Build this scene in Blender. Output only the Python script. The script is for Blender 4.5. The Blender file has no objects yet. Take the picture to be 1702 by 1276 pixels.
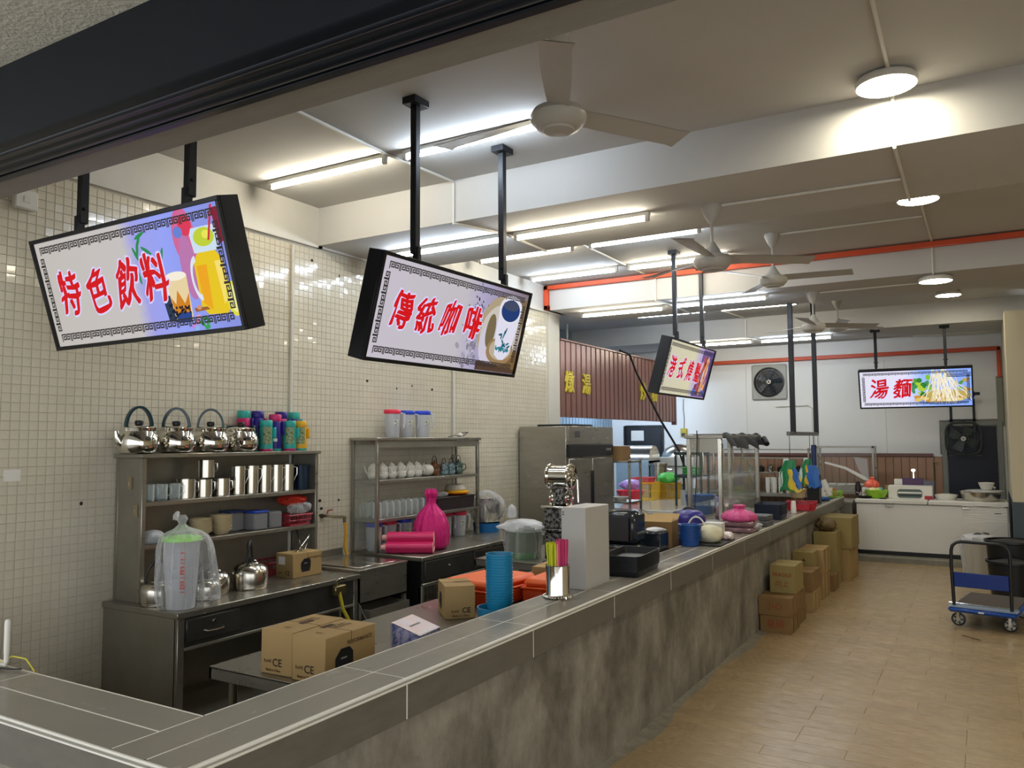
import bpy, bmesh, math, random
from mathutils import Matrix, Vector, Euler
random.seed(7)
S = bpy.context.scene
COL = S.collection
PI = math.pi
R = math.radians

# ---------------------------------------------------------------- camera, world, exposure
cd = bpy.data.cameras.new('camera'); cam = bpy.data.objects.new('camera', cd); COL.objects.link(cam)
cd.sensor_width = 36.0; cd.lens = 28.13; cd.clip_end = 200; cd.clip_start = 0.05
cx_ = Vector((0.8611, 0.5085, -0.0056)); vy_ = Vector((0.0403, -0.0566, 0.9976)); vz_ = Vector((0.5069, -0.8592, -0.0692))
cam.matrix_world = Matrix(((cx_.x, vy_.x, vz_.x, 0), (cx_.y, vy_.y, vz_.y, 0), (cx_.z, vy_.z, vz_.z, 1.9), (0, 0, 0, 1)))
S.camera = cam
S.view_settings.view_transform = 'Standard'; S.view_settings.look = 'None'
S.view_settings.exposure = 0.45; S.view_settings.gamma = 1.0; S.view_settings.use_curve_mapping = False
S.cycles.use_denoising = True
S.cycles.max_bounces = 8; S.cycles.diffuse_bounces = 4; S.cycles.glossy_bounces = 4
S.cycles.transmission_bounces = 8; S.cycles.transparent_max_bounces = 16
S.cycles.sample_clamp_indirect = 6.0
S.cycles.caustics_reflective = False; S.cycles.caustics_refractive = False
W = bpy.data.worlds.new('street_daylight'); S.world = W; W.use_nodes = True
W.node_tree.nodes['Background'].inputs[0].default_value = (0.84, 0.87, 0.90, 1)
W.node_tree.nodes['Background'].inputs[1].default_value = 1.7
TUBE_COOL, TUBE_WARM, LAMP_E = 64.0, 60.0, 48.0

# ---------------------------------------------------------------- materials
def lin(h):
    h = h.lstrip('#'); r = []
    for i in (0, 2, 4):
        c = int(h[i:i+2], 16)/255
        r.append(c/12.92 if c <= 0.04045 else ((c+0.055)/1.055)**2.4)
    return (*r, 1)
MATS = {}
def mat(name, col, rough=0.5, metal=0.0, var=0.0, vscale=8.0, bump=0.0, bscale=40.0, alpha=1.0, trans=0.0, ior=1.45, spec=0.5,
        coat=0.0, stretch=(1, 1, 1), emit=0.0, ecol=None, thin=False, col2=None, rvar=0.0, coord='Object', contrast=None, sheen=0.0, aniso=0.0):
    if name in MATS: return MATS[name]
    m = bpy.data.materials.new(name); m.use_nodes = True; N = m.node_tree.nodes; L = m.node_tree.links
    b = N['Principled BSDF']; c = lin(col)
    b.inputs['Base Color'].default_value = c; b.inputs['Roughness'].default_value = rough; b.inputs['Metallic'].default_value = metal
    b.inputs['IOR'].default_value = ior; b.inputs['Alpha'].default_value = alpha; b.inputs['Transmission Weight'].default_value = trans
    b.inputs['Specular IOR Level'].default_value = spec; b.inputs['Coat Weight'].default_value = coat
    if sheen: b.inputs['Sheen Weight'].default_value = sheen
    if emit:
        b.inputs['Emission Color'].default_value = lin(ecol or col); b.inputs['Emission Strength'].default_value = emit
    if var or bump or rvar:
        tc = N.new('ShaderNodeTexCoord'); mp = N.new('ShaderNodeMapping'); mp.inputs['Scale'].default_value = stretch
        L.new(tc.outputs[coord], mp.inputs[0])
        if var or rvar:
            nz = N.new('ShaderNodeTexNoise'); nz.inputs['Scale'].default_value = vscale; nz.inputs['Detail'].default_value = 6
            nz.inputs['Roughness'].default_value = 0.65
            L.new(mp.outputs[0], nz.inputs[0])
        if var:
            rp = N.new('ShaderNodeValToRGB'); e = rp.color_ramp.elements
            lo, hi = contrast or (0.3, 0.7); e[0].position = lo; e[1].position = hi
            c2 = lin(col2) if col2 else tuple(x*(1-var) for x in c[:3]) + (1,)
            e[0].color = c2; e[1].color = c
            L.new(nz.outputs['Fac'], rp.inputs[0]); L.new(rp.outputs[0], b.inputs['Base Color'])
        if rvar:
            mr = N.new('ShaderNodeMapRange'); mr.inputs[3].default_value = max(0.02, rough-rvar); mr.inputs[4].default_value = rough+rvar
            L.new(nz.outputs['Fac'], mr.inputs[0]); L.new(mr.outputs[0], b.inputs['Roughness'])
        if bump:
            nb = N.new('ShaderNodeTexNoise'); nb.inputs['Scale'].default_value = bscale; nb.inputs['Detail'].default_value = 5
            bp = N.new('ShaderNodeBump'); bp.inputs['Strength'].default_value = bump; bp.inputs['Distance'].default_value = 0.01
            L.new(mp.outputs[0], nb.inputs[0]); L.new(nb.outputs['Fac'], bp.inputs['Height']); L.new(bp.outputs[0], b.inputs['Normal'])
    MATS[name] = m
    return m

M = dict(
    tile=mat('cream_glazed_tile', '#d6ceba', 0.16, var=0.12, vscale=3, coat=0.3),
    grout=mat('wall_grout', '#cbc6b6', 0.85, var=0.10, vscale=20),
    whitewall=mat('white_wall_paint', '#e9e9e6', 0.7, var=0.04, vscale=1.5), plaster=mat('white_plaster', '#d3d0c8', 0.75, var=0.07, vscale=2.5, bump=0.15, bscale=30),
    ceil=mat('ceiling_paint', '#c3c1bd', 0.85, var=0.06, vscale=1.2, bump=0.1, bscale=12),
    lintel=mat('lintel_paint', '#8d8982', 0.8, var=0.12, vscale=6, stretch=(1, 4, 4), bump=0.15),
    stucco=mat('rough_stucco', '#d6d3c6', 0.95, var=0.2, vscale=25, bump=0.9, bscale=60),
    shutter=mat('navy_shutter_steel', '#121a26', 0.38, 0.3, var=0.2, vscale=3),
    ctile=mat('grey_stone_tile', '#847f74', 0.26, var=0.06, vscale=3, stretch=(1, .4, 1), bump=0.03, bscale=60, rvar=0.12),
    ctilex=mat('grey_stone_tile_wing', '#847f74', 0.26, var=0.06, vscale=3, stretch=(.4, 1, 1), bump=0.03, bscale=60, rvar=0.12),
    ftile=mat('fascia_stone_tile', '#6a665c', 0.4, var=0.25, vscale=6, stretch=(1, 1, 4), rvar=0.1),
    whitegrout=mat('white_grout', '#e2dfd4', 0.8),
    alu=mat('aluminium_trim', '#e9e6dc', 0.35, 0.15),
    steel=mat('brushed_steel', '#a29e93', 0.30, 0.8, var=0.15, vscale=3, stretch=(1, 1, 6), rvar=0.12),
    steeld=mat('dull_steel', '#979285', 0.40, 0.6, var=0.22, vscale=4, rvar=0.12),
    steelk=mat('dark_steel_apron', '#54524e', 0.35, 0.6, var=0.3, vscale=4, rvar=0.1),
    chrome=mat('polished_steel', '#e0ddd5', 0.07, 1.0),
    chromed=mat('satin_steel', '#c8c4ba', 0.2, 1.0, rvar=0.08, vscale=8),
    black=mat('black_plastic', '#121316', 0.4),
    blackm=mat('black_painted_steel', '#14161b', 0.42, 0.2),
    tubecool=mat('cool_tube_glow', '#ffffff', emit=TUBE_COOL, ecol='#dfeeff'),
    tubewarm=mat('warm_tube_glow', '#ffffff', emit=TUBE_WARM, ecol='#fff6e0'),
    tubealcove=mat('alcove_tube_glow', '#ffffff', emit=190.0, ecol='#cfe4ff'),
    street=mat('pale_pavement', '#a19d92', 0.8, var=0.2),
    lampglow=mat('led_disc_glow', '#ffffff', emit=LAMP_E, ecol='#fff6dc'),
    white=mat('white_enamel', '#dddbd4', 0.35, var=0.03),
    whitep=mat('white_plastic', '#e2dfd6', 0.4),
    conduit=mat('white_pvc_conduit', '#d6d3ca', 0.5),
    fanw=mat('fan_white_paint', '#b3b0a9', 0.4),
    orangepipe=mat('orange_red_pipe_paint', '#d1502a', 0.45, var=0.15),
    plank=mat('oak_vinyl_plank', '#ab9470', 0.27, var=0.18, vscale=3, stretch=(2, 14, 1), bump=0.03, bscale=30, rvar=0.1, coord='Generated'),
    plankw=None,
    underfloor=mat('floor_joint_dark', '#6d5a3e', 0.7),
    screed=mat('concrete_floor', '#6a675f', 0.6, var=0.3, vscale=3),
    brown=mat('brown_metal_cladding', '#80564c', 0.32, 0.2, var=0.12, vscale=3, stretch=(1, 1, 0.4)),
    dado=mat('brown_wood_board', '#a87f62', 0.4, var=0.2, vscale=4, stretch=(3, 3, 0.5)),
    dadotop=mat('mauve_dado_rail', '#6f4c44', 0.5),
    zinc=mat('blue_grey_zinc', '#93a6b3', 0.5, 0.2, var=0.15),
    navy=mat('navy_door_paint', '#10162a', 0.5, var=0.2),
    kerb=mat('concrete_kerb', '#8d8a7c', 0.8, var=0.35, vscale=9),
    cream=mat('cream_wall_paint', '#cfc6ab', 0.7), bluegrey=mat('slate_blue_paint', '#46525a', 0.6),
    card=mat('brown_cardboard', '#a98c5c', 0.8, var=0.10, vscale=5),
    cardd=mat('darker_cardboard', '#86683f', 0.85, var=0.15, vscale=6),
    cardo=mat('olive_cardboard', '#95834f', 0.8, var=0.12, vscale=6),
    ink=mat('black_print_ink', '#2a221b', 0.8), redink=mat('red_print_ink', '#8e3a28', 0.8), brownink=mat('brown_print_ink', '#5a4227', 0.8),
    glass=mat('clear_glass', '#e6efec', 0.03, trans=1.0, ior=1.15, spec=0.6),
    frost=mat('frosted_clear_plastic', '#e4e6ea', 0.35, trans=0.75, ior=1.2),
    pink=mat('magenta_plastic_film', '#d8317f', 0.3, trans=0.15, spec=0.6, ior=1.2),
)
def plank_mat():
    m = M['plank']; N = m.node_tree.nodes; L = m.node_tree.links; b = N['Principled BSDF']
    oi = N.new('ShaderNodeObjectInfo'); hs = N.new('ShaderNodeHueSaturation'); mr = N.new('ShaderNodeMapRange')
    mr.inputs[3].default_value = 0.92; mr.inputs[4].default_value = 1.08
    L.new(oi.outputs['Random'], mr.inputs[0]); L.new(mr.outputs[0], hs.inputs['Value'])
    src = b.inputs['Base Color'].links[0].from_socket
    L.new(src, hs.inputs['Color']); L.new(hs.outputs[0], b.inputs['Base Color'])
plank_mat()
def film_mat(name, col, mixf=0.5, rough=0.15, edge=0.95):
    # thin crumpled plastic film: part of the light passes straight through
    m = bpy.data.materials.new(name); m.use_nodes = True; N = m.node_tree.nodes; L = m.node_tree.links
    b = N['Principled BSDF']; b.inputs['Base Color'].default_value = lin(col); b.inputs['Roughness'].default_value = rough
    b.inputs['Specular IOR Level'].default_value = 0.9
    t = N.new('ShaderNodeBsdfTransparent'); mx = N.new('ShaderNodeMixShader'); fr = N.new('ShaderNodeLayerWeight'); fr.inputs[0].default_value = 0.35
    mr = N.new('ShaderNodeMapRange'); mr.inputs[3].default_value = mixf; mr.inputs[4].default_value = edge
    L.new(fr.outputs['Facing'], mr.inputs[0]); L.new(mr.outputs[0], mx.inputs[0]); L.new(t.outputs[0], mx.inputs[1]); L.new(b.outputs[0], mx.inputs[2])
    L.new(mx.outputs[0], N['Material Output'].inputs['Surface'])
    MATS[name] = m
    return m
M['film'] = film_mat('clear_plastic_film', '#e8eaec', 0.10, 0.12)
_n = M['film'].node_tree.nodes; _l = M['film'].node_tree.links
_t = _n.new('ShaderNodeTexCoord'); _z = _n.new('ShaderNodeTexNoise'); _z.inputs['Scale'].default_value = 18; _z.inputs['Distortion'].default_value = 1.5; _b = _n.new('ShaderNodeBump'); _b.inputs['Strength'].default_value = .9; _b.inputs['Distance'].default_value = .02
_l.new(_t.outputs['Object'], _z.inputs[0]); _l.new(_z.outputs['Fac'], _b.inputs['Height']); _l.new(_b.outputs[0], _n['Principled BSDF'].inputs['Normal'])
M['pane'] = film_mat('glass_pane', '#c8d6d2', 0.05, 0.04, 0.32)
M['thinfrost'] = film_mat('milky_plastic', '#dfe2e8', 0.42, 0.3)

for k_ in ('ctile', 'ctilex'):
    for n_ in M[k_].node_tree.nodes:
        if n_.type == 'TEX_NOISE': n_.inputs['Detail'].default_value = 2
for nm, m_ in (('pink', M['pink']),):
    N = m_.node_tree.nodes; L_ = m_.node_tree.links; tc = N.new('ShaderNodeTexCoord'); v = N.new('ShaderNodeTexVoronoi'); v.inputs['Scale'].default_value = 22; v.feature = 'DISTANCE_TO_EDGE'
    nz = N.new('ShaderNodeTexNoise'); nz.inputs['Scale'].default_value = 12; bp = N.new('ShaderNodeBump'); bp.inputs['Strength'].default_value = 0.6; bp.inputs['Distance'].default_value = 0.02
    mp = N.new('ShaderNodeMapping'); mp.inputs['Scale'].default_value = (1, 1, .45)
    L_.new(tc.outputs['Object'], mp.inputs[0]); L_.new(mp.outputs[0], nz.inputs[0]); L_.new(nz.outputs['Color'], v.inputs['Vector']); L_.new(mp.outputs[0], v.inputs['Vector']); L_.new(v.outputs['Distance'], bp.inputs['Height']); L_.new(bp.outputs[0], N['Principled BSDF'].inputs['Normal'])
M['glass'] = film_mat('drinking_glass', '#dfe8e6', 0.13, 0.05)
def cement_mat():
    m = bpy.data.materials.new('mottled_cement_plaster'); m.use_nodes = True; N = m.node_tree.nodes; L = m.node_tree.links
    b = N['Principled BSDF']; b.inputs['Roughness'].default_value = 0.7
    tc = N.new('ShaderNodeTexCoord'); mp = N.new('ShaderNodeMapping'); mp.inputs['Scale'].default_value = (1, 1.1, 0.8); L.new(tc.outputs['Object'], mp.inputs[0])
    n1 = N.new('ShaderNodeTexNoise'); n1.inputs['Scale'].default_value = 2.2; n1.inputs['Detail'].default_value = 8; n1.inputs['Roughness'].default_value = 0.7; n1.inputs['Distortion'].default_value = 0.15
    L.new(mp.outputs[0], n1.inputs[0])
    r1 = N.new('ShaderNodeValToRGB'); e = r1.color_ramp.elements; e[0].position = 0.36; e[0].color = lin('#5f5b50'); e[1].position = 0.66; e[1].color = lin('#9b968a')
    q = r1.color_ramp.elements.new(0.5); q.color = lin('#7d786d')
    L.new(n1.outputs['Fac'], r1.inputs[0])
    mp2 = N.new('ShaderNodeMapping'); mp2.inputs['Scale'].default_value = (1, 3, 1.0); L.new(tc.outputs['Object'], mp2.inputs[0])
    n2 = N.new('ShaderNodeTexNoise'); n2.inputs['Scale'].default_value = 4; n2.inputs['Detail'].default_value = 6; L.new(mp2.outputs[0], n2.inputs[0])
    r2 = N.new('ShaderNodeValToRGB'); e = r2.color_ramp.elements; e[0].position = 0.3; e[0].color = (0.80, 0.79, 0.77, 1); e[1].position = 0.7; e[1].color = (1.1, 1.09, 1.08, 1)
    L.new(n2.outputs['Fac'], r2.inputs[0])
    mx = N.new('ShaderNodeMix'); mx.data_type = 'RGBA'; mx.blend_type = 'MULTIPLY'; mx.inputs[0].default_value = 0.6
    L.new(r1.outputs[0], mx.inputs[6]); L.new(r2.outputs[0], mx.inputs[7]); L.new(mx.outputs[2], b.inputs['Base Color'])
    bp = N.new('ShaderNodeBump'); bp.inputs['Strength'].default_value = 0.35; bp.inputs['Distance'].default_value = 0.01
    L.new(n2.outputs['Fac'], bp.inputs['Height']); L.new(bp.outputs[0], b.inputs['Normal'])
    return m
M['cement'] = cement_mat()
def C(hexcol, rough=0.4, **k):   # plain coloured plastic
    return mat('plastic_' + hexcol.strip('#') + ('_%d' % (rough*100)), hexcol, rough, **k)
def G(hexcol, s=1.0):            # printed film lit from behind in a sign box
    return mat('backlit_' + hexcol.strip('#'), '#000000', 0.6, emit=s*0.74, ecol=hexcol, spec=0.2)

# ---------------------------------------------------------------- mesh builder
class B:
    def __init__(s, xf=None):
        s.v = []; s.f = []; s.mi = []; s.m = []; s.xf = xf or Matrix()
    def _mat(s, m):
        if m is None: return 0
        if m not in s.m: s.m.append(m)
        return s.m.index(m)
    def raw(s, vs, fs, m=None, xf=None):
        o = len(s.v); X = s.xf @ xf if xf else s.xf
        s.v += [tuple(X @ Vector(v)) for v in vs]; k = s._mat(m)
        for f in fs: s.f.append(tuple(i+o for i in f)); s.mi.append(k)
        return s
    def box(s, x0, x1, y0, y1, z0, z1, m=None, bev=0.0, xf=None):
        if x0 > x1: x0, x1 = x1, x0
        if y0 > y1: y0, y1 = y1, y0
        if z0 > z1: z0, z1 = z1, z0
        b = min(bev, (x1-x0)*.45, (y1-y0)*.45, (z1-z0)*.45)
        if b <= 0:
            vs = [(x, y, z) for x in (x0, x1) for y in (y0, y1) for z in (z0, z1)]
            fs = [(0, 1, 3, 2), (4, 6, 7, 5), (0, 4, 5, 1), (2, 3, 7, 6), (0, 2, 6, 4), (1, 5, 7, 3)]
            return s.raw(vs, fs, m, xf)
        c = ((x0+x1)/2, (y0+y1)/2, (z0+z1)/2); h = ((x1-x0)/2, (y1-y0)/2, (z1-z0)/2)
        vs = []; idx = {}
        for sx in (-1, 1):
            for sy in (-1, 1):
                for sz in (-1, 1):
                    sg = (sx, sy, sz)
                    for a in range(3):
                        p = [c[i] + sg[i]*(h[i] if i == a else h[i]-b) for i in range(3)]
                        idx[sg, a] = len(vs); vs.append(p)
        fs = []
        for a in range(3):
            o = [i for i in range(3) if i != a]
            for sa in (-1, 1):
                q = []
                for su, sv in ((-1, -1), (1, -1), (1, 1), (-1, 1)):
                    g = [0, 0, 0]; g[a] = sa; g[o[0]] = su; g[o[1]] = sv; q.append(idx[tuple(g), a])
                if (sa > 0) != (a != 1): q.reverse()
                fs.append(tuple(q))
        for a in range(3):      # edges along axis a
            o = [i for i in range(3) if i != a]
            for su in (-1, 1):
                for sv in (-1, 1):
                    g0 = [0, 0, 0]; g0[o[0]] = su; g0[o[1]] = sv; g1 = list(g0); g0[a] = -1; g1[a] = 1
                    q = [idx[tuple(g0), o[0]], idx[tuple(g1), o[0]], idx[tuple(g1), o[1]], idx[tuple(g0), o[1]]]
                    fs.append(tuple(q))
        for k in [(sx, sy, sz) for sx in (-1, 1) for sy in (-1, 1) for sz in (-1, 1)]:
            fs.append((idx[k, 0], idx[k, 1], idx[k, 2]))
        return s.raw(vs, fs, m, xf)
    def lathe(s, prof, m=None, n=20, c=(0, 0, 0), xf=None, sx=1, sy=1, a0=0, a1=2*PI):
        full = abs(a1-a0-2*PI) < 1e-6; k = n if full else n+1
        vs = []; fs = []
        for r, z in prof:
            for i in range(k):
                a = a0+(a1-a0)*i/n; vs.append((c[0]+max(r, 1e-4)*math.cos(a)*sx, c[1]+max(r, 1e-4)*math.sin(a)*sy, c[2]+z))
        for j in range(len(prof)-1):
            for i in range(n):
                p = j*k+i; q = j*k+(i+1) % k
                fs.append((p, q, q+k, p+k))
        return s.raw(vs, fs, m, xf)
    def cyl(s, c, r, h, m=None, n=16, r2=None, xf=None, bev=0.0):
        r2 = r if r2 is None else r2
        if bev: pr = [(0, 0), (r-bev, 0), (r, bev), (r2, h-bev), (r2-bev, h), (0, h)]
        else: pr = [(0, 0), (r, 0), (r2, h), (0, h)]
        return s.lathe(pr, m, n, c, xf)
    def tube(s, pts, r, m=None, n=8, close=False, xf=None, cap=True):
        P = [Vector(p) for p in pts]; vs = []; fs = []; L = len(P); up = None
        for i, p in enumerate(P):
            if close: d = P[(i+1) % L]-P[i-1]
            else: d = P[min(i+1, L-1)]-P[max(i-1, 0)]
            d.normalize()
            if up is None:
                up = Vector((0, 0, 1)) if abs(d.z) < 0.9 else Vector((1, 0, 0))
            a = d.cross(up)
            if a.length < 1e-4: a = d.orthogonal()
            a.normalize(); b = a.cross(d).normalized(); up = b
            rr = r[i] if isinstance(r, (list, tuple)) else r
            for k in range(n):
                t = 2*PI*k/n; vs.append(p+a*math.cos(t)*rr+b*math.sin(t)*rr)
        for i in range(L if close else L-1):
            for k in range(n):
                a = i*n+k; b = i*n+(k+1) % n; c = ((i+1) % L)*n+(k+1) % n; d = ((i+1) % L)*n+k
                fs.append((a, b, c, d))
        if cap and not close:
            fs.append(tuple(reversed(range(n)))); fs.append(tuple(range((L-1)*n, L*n)))
        return s.raw(vs, fs, m, xf)
    def prism(s, poly, d0, d1, axis='y', m=None, xf=None):   # poly in the other two axes, extruded from d0 to d1
        n = len(poly)
        def P(u, v, d): return (u, d, v) if axis == 'y' else ((d, u, v) if axis == 'x' else (u, v, d))
        vs = [P(u, v, d0) for u, v in poly]+[P(u, v, d1) for u, v in poly]
        fs = [tuple(range(n)), tuple(reversed(range(n, 2*n)))]
        for i in range(n): fs.append((i, i+n, (i+1) % n+n, (i+1) % n))
        return s.raw(vs, fs, m, xf)
    def flat(s, poly, y, m=None, xf=None):   # filled polygon in the xz plane, facing -y
        return s.raw([(u, y, v) for u, v in poly], [tuple(range(len(poly)))], m, xf)
    def grid(s, fn, nu, nv, m=None, xf=None, closeu=False):
        vs = [fn(i/(nu if closeu else nu-1), j/(nv-1)) for j in range(nv) for i in range(nu)]; fs = []
        for j in range(nv-1):
            for i in range(nu if closeu else nu-1):
                a = j*nu+i; b = j*nu+(i+1) % nu; fs.append((a, b, b+nu, a+nu))
        return s.raw(vs, fs, m, xf)
    def mesh(s, name, m=None, smooth=True, fix=True):
        me = bpy.data.meshes.new(name); me.from_pydata(s.v, [], s.f)
        ms = list(s.m) or ([m] if m else [])
        for q in ms: me.materials.append(q)
        if len(ms) > 1: me.polygons.foreach_set('material_index', s.mi)
        if fix:
            bm = bmesh.new(); bm.from_mesh(me); bmesh.ops.recalc_face_normals(bm, faces=bm.faces); bm.to_mesh(me); bm.free()
        if smooth:
            me.polygons.foreach_set('use_smooth', [True]*len(me.polygons)); me.set_sharp_from_angle(angle=R(38))
        me.update()
        return me
    def build(s, name, m=None, parent=None, loc=None, rot=None, label=None, smooth=True, fix=True, kind=None):
        o = bpy.data.objects.new(name, s.mesh(name, m, smooth, fix)); COL.objects.link(o)
        if parent: o.parent = parent
        if loc: o.location = loc
        if rot: o.rotation_euler = rot
        if label: o['label'] = label
        if kind: o['kind'] = kind
        return o
def tag(o, label, cat, group=None, kind=None):
    o['label'] = label; o['category'] = cat
    if group: o['group'] = group
    if kind: o['kind'] = kind
    return o
def thing(name, label, cat, loc=(0, 0, 0), rz=0.0, group=None, rot=None):
    o = bpy.data.objects.new(name, None); COL.objects.link(o); o.empty_display_size = 0.1
    o.location = loc; o.rotation_euler = rot or (0, 0, rz)
    return tag(o, label, cat, group)
def dup(root, loc, rz=None, label=None, group=None, scale=None, mats=None):
    def cp(o, parent):
        c = o.copy(); COL.objects.link(c); c.parent = parent
        for ch in [x for x in KIDS.get(o.name, [])]: 
            k = cp(ch, c); KIDS.setdefault(c.name, []).append(k)
        return c
    if root.name not in KIDS: index_kids()
    r = cp(root, None); r.location = loc
    if rz is not None: r.rotation_euler = (0, 0, rz)
    if scale: r.scale = scale if isinstance(scale, tuple) else (scale,)*3
    if label: r['label'] = label
    if group: r['group'] = group
    return r
KIDS = {}
def index_kids():
    KIDS.clear()
    for o in COL.objects:
        if o.parent: KIDS.setdefault(o.parent.name, []).append(o)
        KIDS.setdefault(o.name, [])
def struct(name, b, m=None, **k):
    o = b.build(name, m, **k) if isinstance(b, B) else b
    o['kind'] = 'structure'
    return o
def text_b(b, s, size, m, xf=None, depth=0.0, bold=0.0, shear=0.0, align='CENTER', sx=1.0, sz=1.0):
    # text in the xz plane facing -y, centred on the origin of xf; glyphs from Blender's built-in font
    cu = bpy.data.curves.new('t', 'FONT'); cu.body = s; cu.size = size; cu.extrude = depth/2; cu.offset = bold; cu.shear = shear
    cu.align_x = align; cu.align_y = 'CENTER'; cu.resolution_u = 3
    o = bpy.data.objects.new('t', cu); COL.objects.link(o)
    dg = bpy.context.evaluated_depsgraph_get(); dg.update(); me = o.evaluated_get(dg).to_mesh()
    vs = [(v.co.x*sx, -v.co.z, v.co.y*sz) for v in me.vertices]; fs = [tuple(p.vertices) for p in me.polygons]
    o.evaluated_get(dg).to_mesh_clear(); bpy.data.objects.remove(o); bpy.data.curves.remove(cu)
    b.raw(vs, fs, m, xf)
    return b
def T(x=0, y=0, z=0, rx=0, ry=0, rz=0): return Matrix.Translation((x, y, z)) @ Euler((rx, ry, rz)).to_matrix().to_4x4()
def SC(x, y, z): return Matrix.Diagonal((x, y, z, 1))
# ================================================================ THE SETTING
ZC, ZB = 3.98, 3.64
XL, YB = -5.1, 15.8          # tiled wall plane, back wall plane
# ---- floor: oak vinyl planks in the public side, plain screed in the kitchen
fl = struct('floor', B().box(-2.0, 4.2, -1.5, 13.55, -0.12, -0.004), M['underfloor'])
plank_me = {}
def plank_mesh(w, l):
    k = (round(w, 3), round(l, 3))
    if k not in plank_me:
        plank_me[k] = B().box(0.0008, l-0.0008, 0.0008, w-0.0008, -0.0045, 0.0, bev=0.0012).mesh('plank', M['plank'], smooth=False)
    return plank_me[k]
PW, PL = 0.152, 0.93
rows = []
random.seed(3)
for j in range(0, 91):
    y0 = -0.28 + j*PW
    off = -0.80 + (random.choice([0, 0.31, 0.47, 0.62]) if j % 3 else 0)
    k0 = int(math.floor((-2.0-off)/PL))
    for k in range(k0, 8):
        x0 = off+k*PL; x1 = x0+PL; x0 = max(x0, -2.0); x1 = min(x1, 4.2)
        if x1-x0 < 0.03: continue
        vis = y0 > 3.9 and y0 < 13.5 and x0 < 0.05*y0+0.15
        rows.append((vis, x0, y0, x1-x0))
vis = [r for r in rows if r[0]][:290]; rest = [r for r in rows if r not in vis]
for i, (v, x, y, l) in enumerate(vis):
    o = bpy.data.objects.new('floor_plank', plank_mesh(PW, l)); COL.objects.link(o); o.parent = fl; o.location = (x, y, 0)
b = B()
for v, x, y, l in rest: b.box(x+.0008, x+l-.0008, y+.0008, y+PW-.0008, -0.0045, 0.0, xf=None)
b.build('floor_plank_field', M['plank'], fl, smooth=False, kind='stuff')
struct('floor_kitchen', B().box(-6.85, -2.0, 1.4, YB, -0.12, -0.002), M['screed'])
struct('floor_street', B().box(-9, 4.2, -9, -1.5, -0.12, -0.002).box(-9, -2.0, -1.5, 1.4, -.12, -.002), M['street'])
struct('kerb_plinth', B().box(-2.0, 0.28, 13.5, 15.7, -0.02, 0.085, bev=0.01), M['kerb'])
# cement spilled along the foot of the counter
random.seed(11)
def spill(u, v):
    w = 0.07+0.03*math.sin(u*23)+0.02*math.sin(u*57+1)+0.02*random.random()
    return (-2.02+v*w, 1.6+u*10.2, 0.0005+0.010*(1-v)**2)
tag(B().grid(spill, 120, 4).build('cement_spill', mat('cement_dust', '#948e80', 0.9, var=0.4, vscale=12)), 'thin pale cement residue smeared along the foot of the counter', 'cement', kind='stuff')

# ---- tiled left wall
wl = struct('wall_left', B().box(XL-0.18, XL-0.0035, 1.2, 9.62, 0, 3.62).box(XL-0.18, XL+0.03, 1.2, 5.25, 3.62, ZC+.02).box(XL-0.18, XL+0.03, 5.2, 9.94, 3.62, ZC+0.02), M['grout'])
wl.data.materials.clear(); wl.data.materials.append(M['grout']); wl.data.materials.append(M['plaster'])
for p in wl.data.polygons:
    if p.center.z > 3.615: p.material_index = 1
struct('trim_1', B().box(XL-0.18, XL+0.012, 9.62, 9.94, 0, 3.63, bev=0.004), M['plaster'])
TP = 0.0562; TW = 0.0548
def tile_geo():
    h = TW/2; q = h-0.002; t = 0.0042
    vs = [(0, -h, -h), (0, h, -h), (0, h, h), (0, -h, h), (t, -q, -q), (t, q, -q), (t, q, q), (t, -q, q)]
    fs = [(4, 5, 6, 7), (0, 1, 5, 4), (1, 2, 6, 5), (2, 3, 7, 6), (3, 0, 4, 7)]
    return vs, fs
tv, tf = tile_geo()
tme = B().raw(tv, tf).mesh('wall_tile', M['tile'], smooth=False)
tiles = []
ny = int((9.60-1.4)/TP); nz = int(3.60/TP)
for j in range(nz):
    for i in range(ny):
        tiles.append((1.43+i*TP, 3.575-j*TP))
sel = [t for t in tiles if 2.60 < t[0] < 3.30 and 0.86 < t[1]]
sel = [t for t in sel if t[0] < 3.2][:0] + sorted(sel, key=lambda t: t[0])[:290]
ss = set(sel)
random.seed(5)
for y, z in sel:
    o = bpy.data.objects.new('wall_tile', tme); COL.objects.link(o); o.parent = wl; o.location = (XL-0.0035, y, z)
    o.rotation_euler = (0, random.gauss(0, 0.012), random.gauss(0, 0.012))
b = B()
for y, z in tiles:
    if (y, z) in ss: continue
    b.raw(tv, tf, None, T(XL-0.0035, y, z, 0, random.gauss(0, 0.012), random.gauss(0, 0.012)))
b.build('wall_tile_field', M['tile'], wl, smooth=False, fix=False, kind='stuff')
b = B()
for y, z in [(5.28, 1.37), (5.30, 1.30), (5.52, 1.36), (5.29, 1.24), (5.9, 2.47), (6.35, 2.42), (6.6, 2.46), (6.95, 2.44), (3.1, 1.5), (5.15, 3.50), (5.5, 3.42)]:
    b.lathe([(0, 0.003), (0.012, 0.002), (0.014, 0)], n=7, xf=T(XL+0.001, y, z, 0, PI/2, 0) @ SC(1, random.uniform(.6, 1.6), 1))
b.build('chipped_spot', M['ink'], wl, kind='stuff')

# ---- ceiling slab and beams
struct('ceiling', B().box(-7.2, 4.2, 2.0, YB+.1, ZC, ZC+0.15), M['ceil'])
for k, (y0, y1) in enumerate([(5.20, 6.44), (9.50, 10.78), (13.90, 15.15)]):
    struct('beam_%d' % (k+1), B().box(-7.2, 4.2, y0, y1, ZB, ZC+0.01), M['ceil'])
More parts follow.
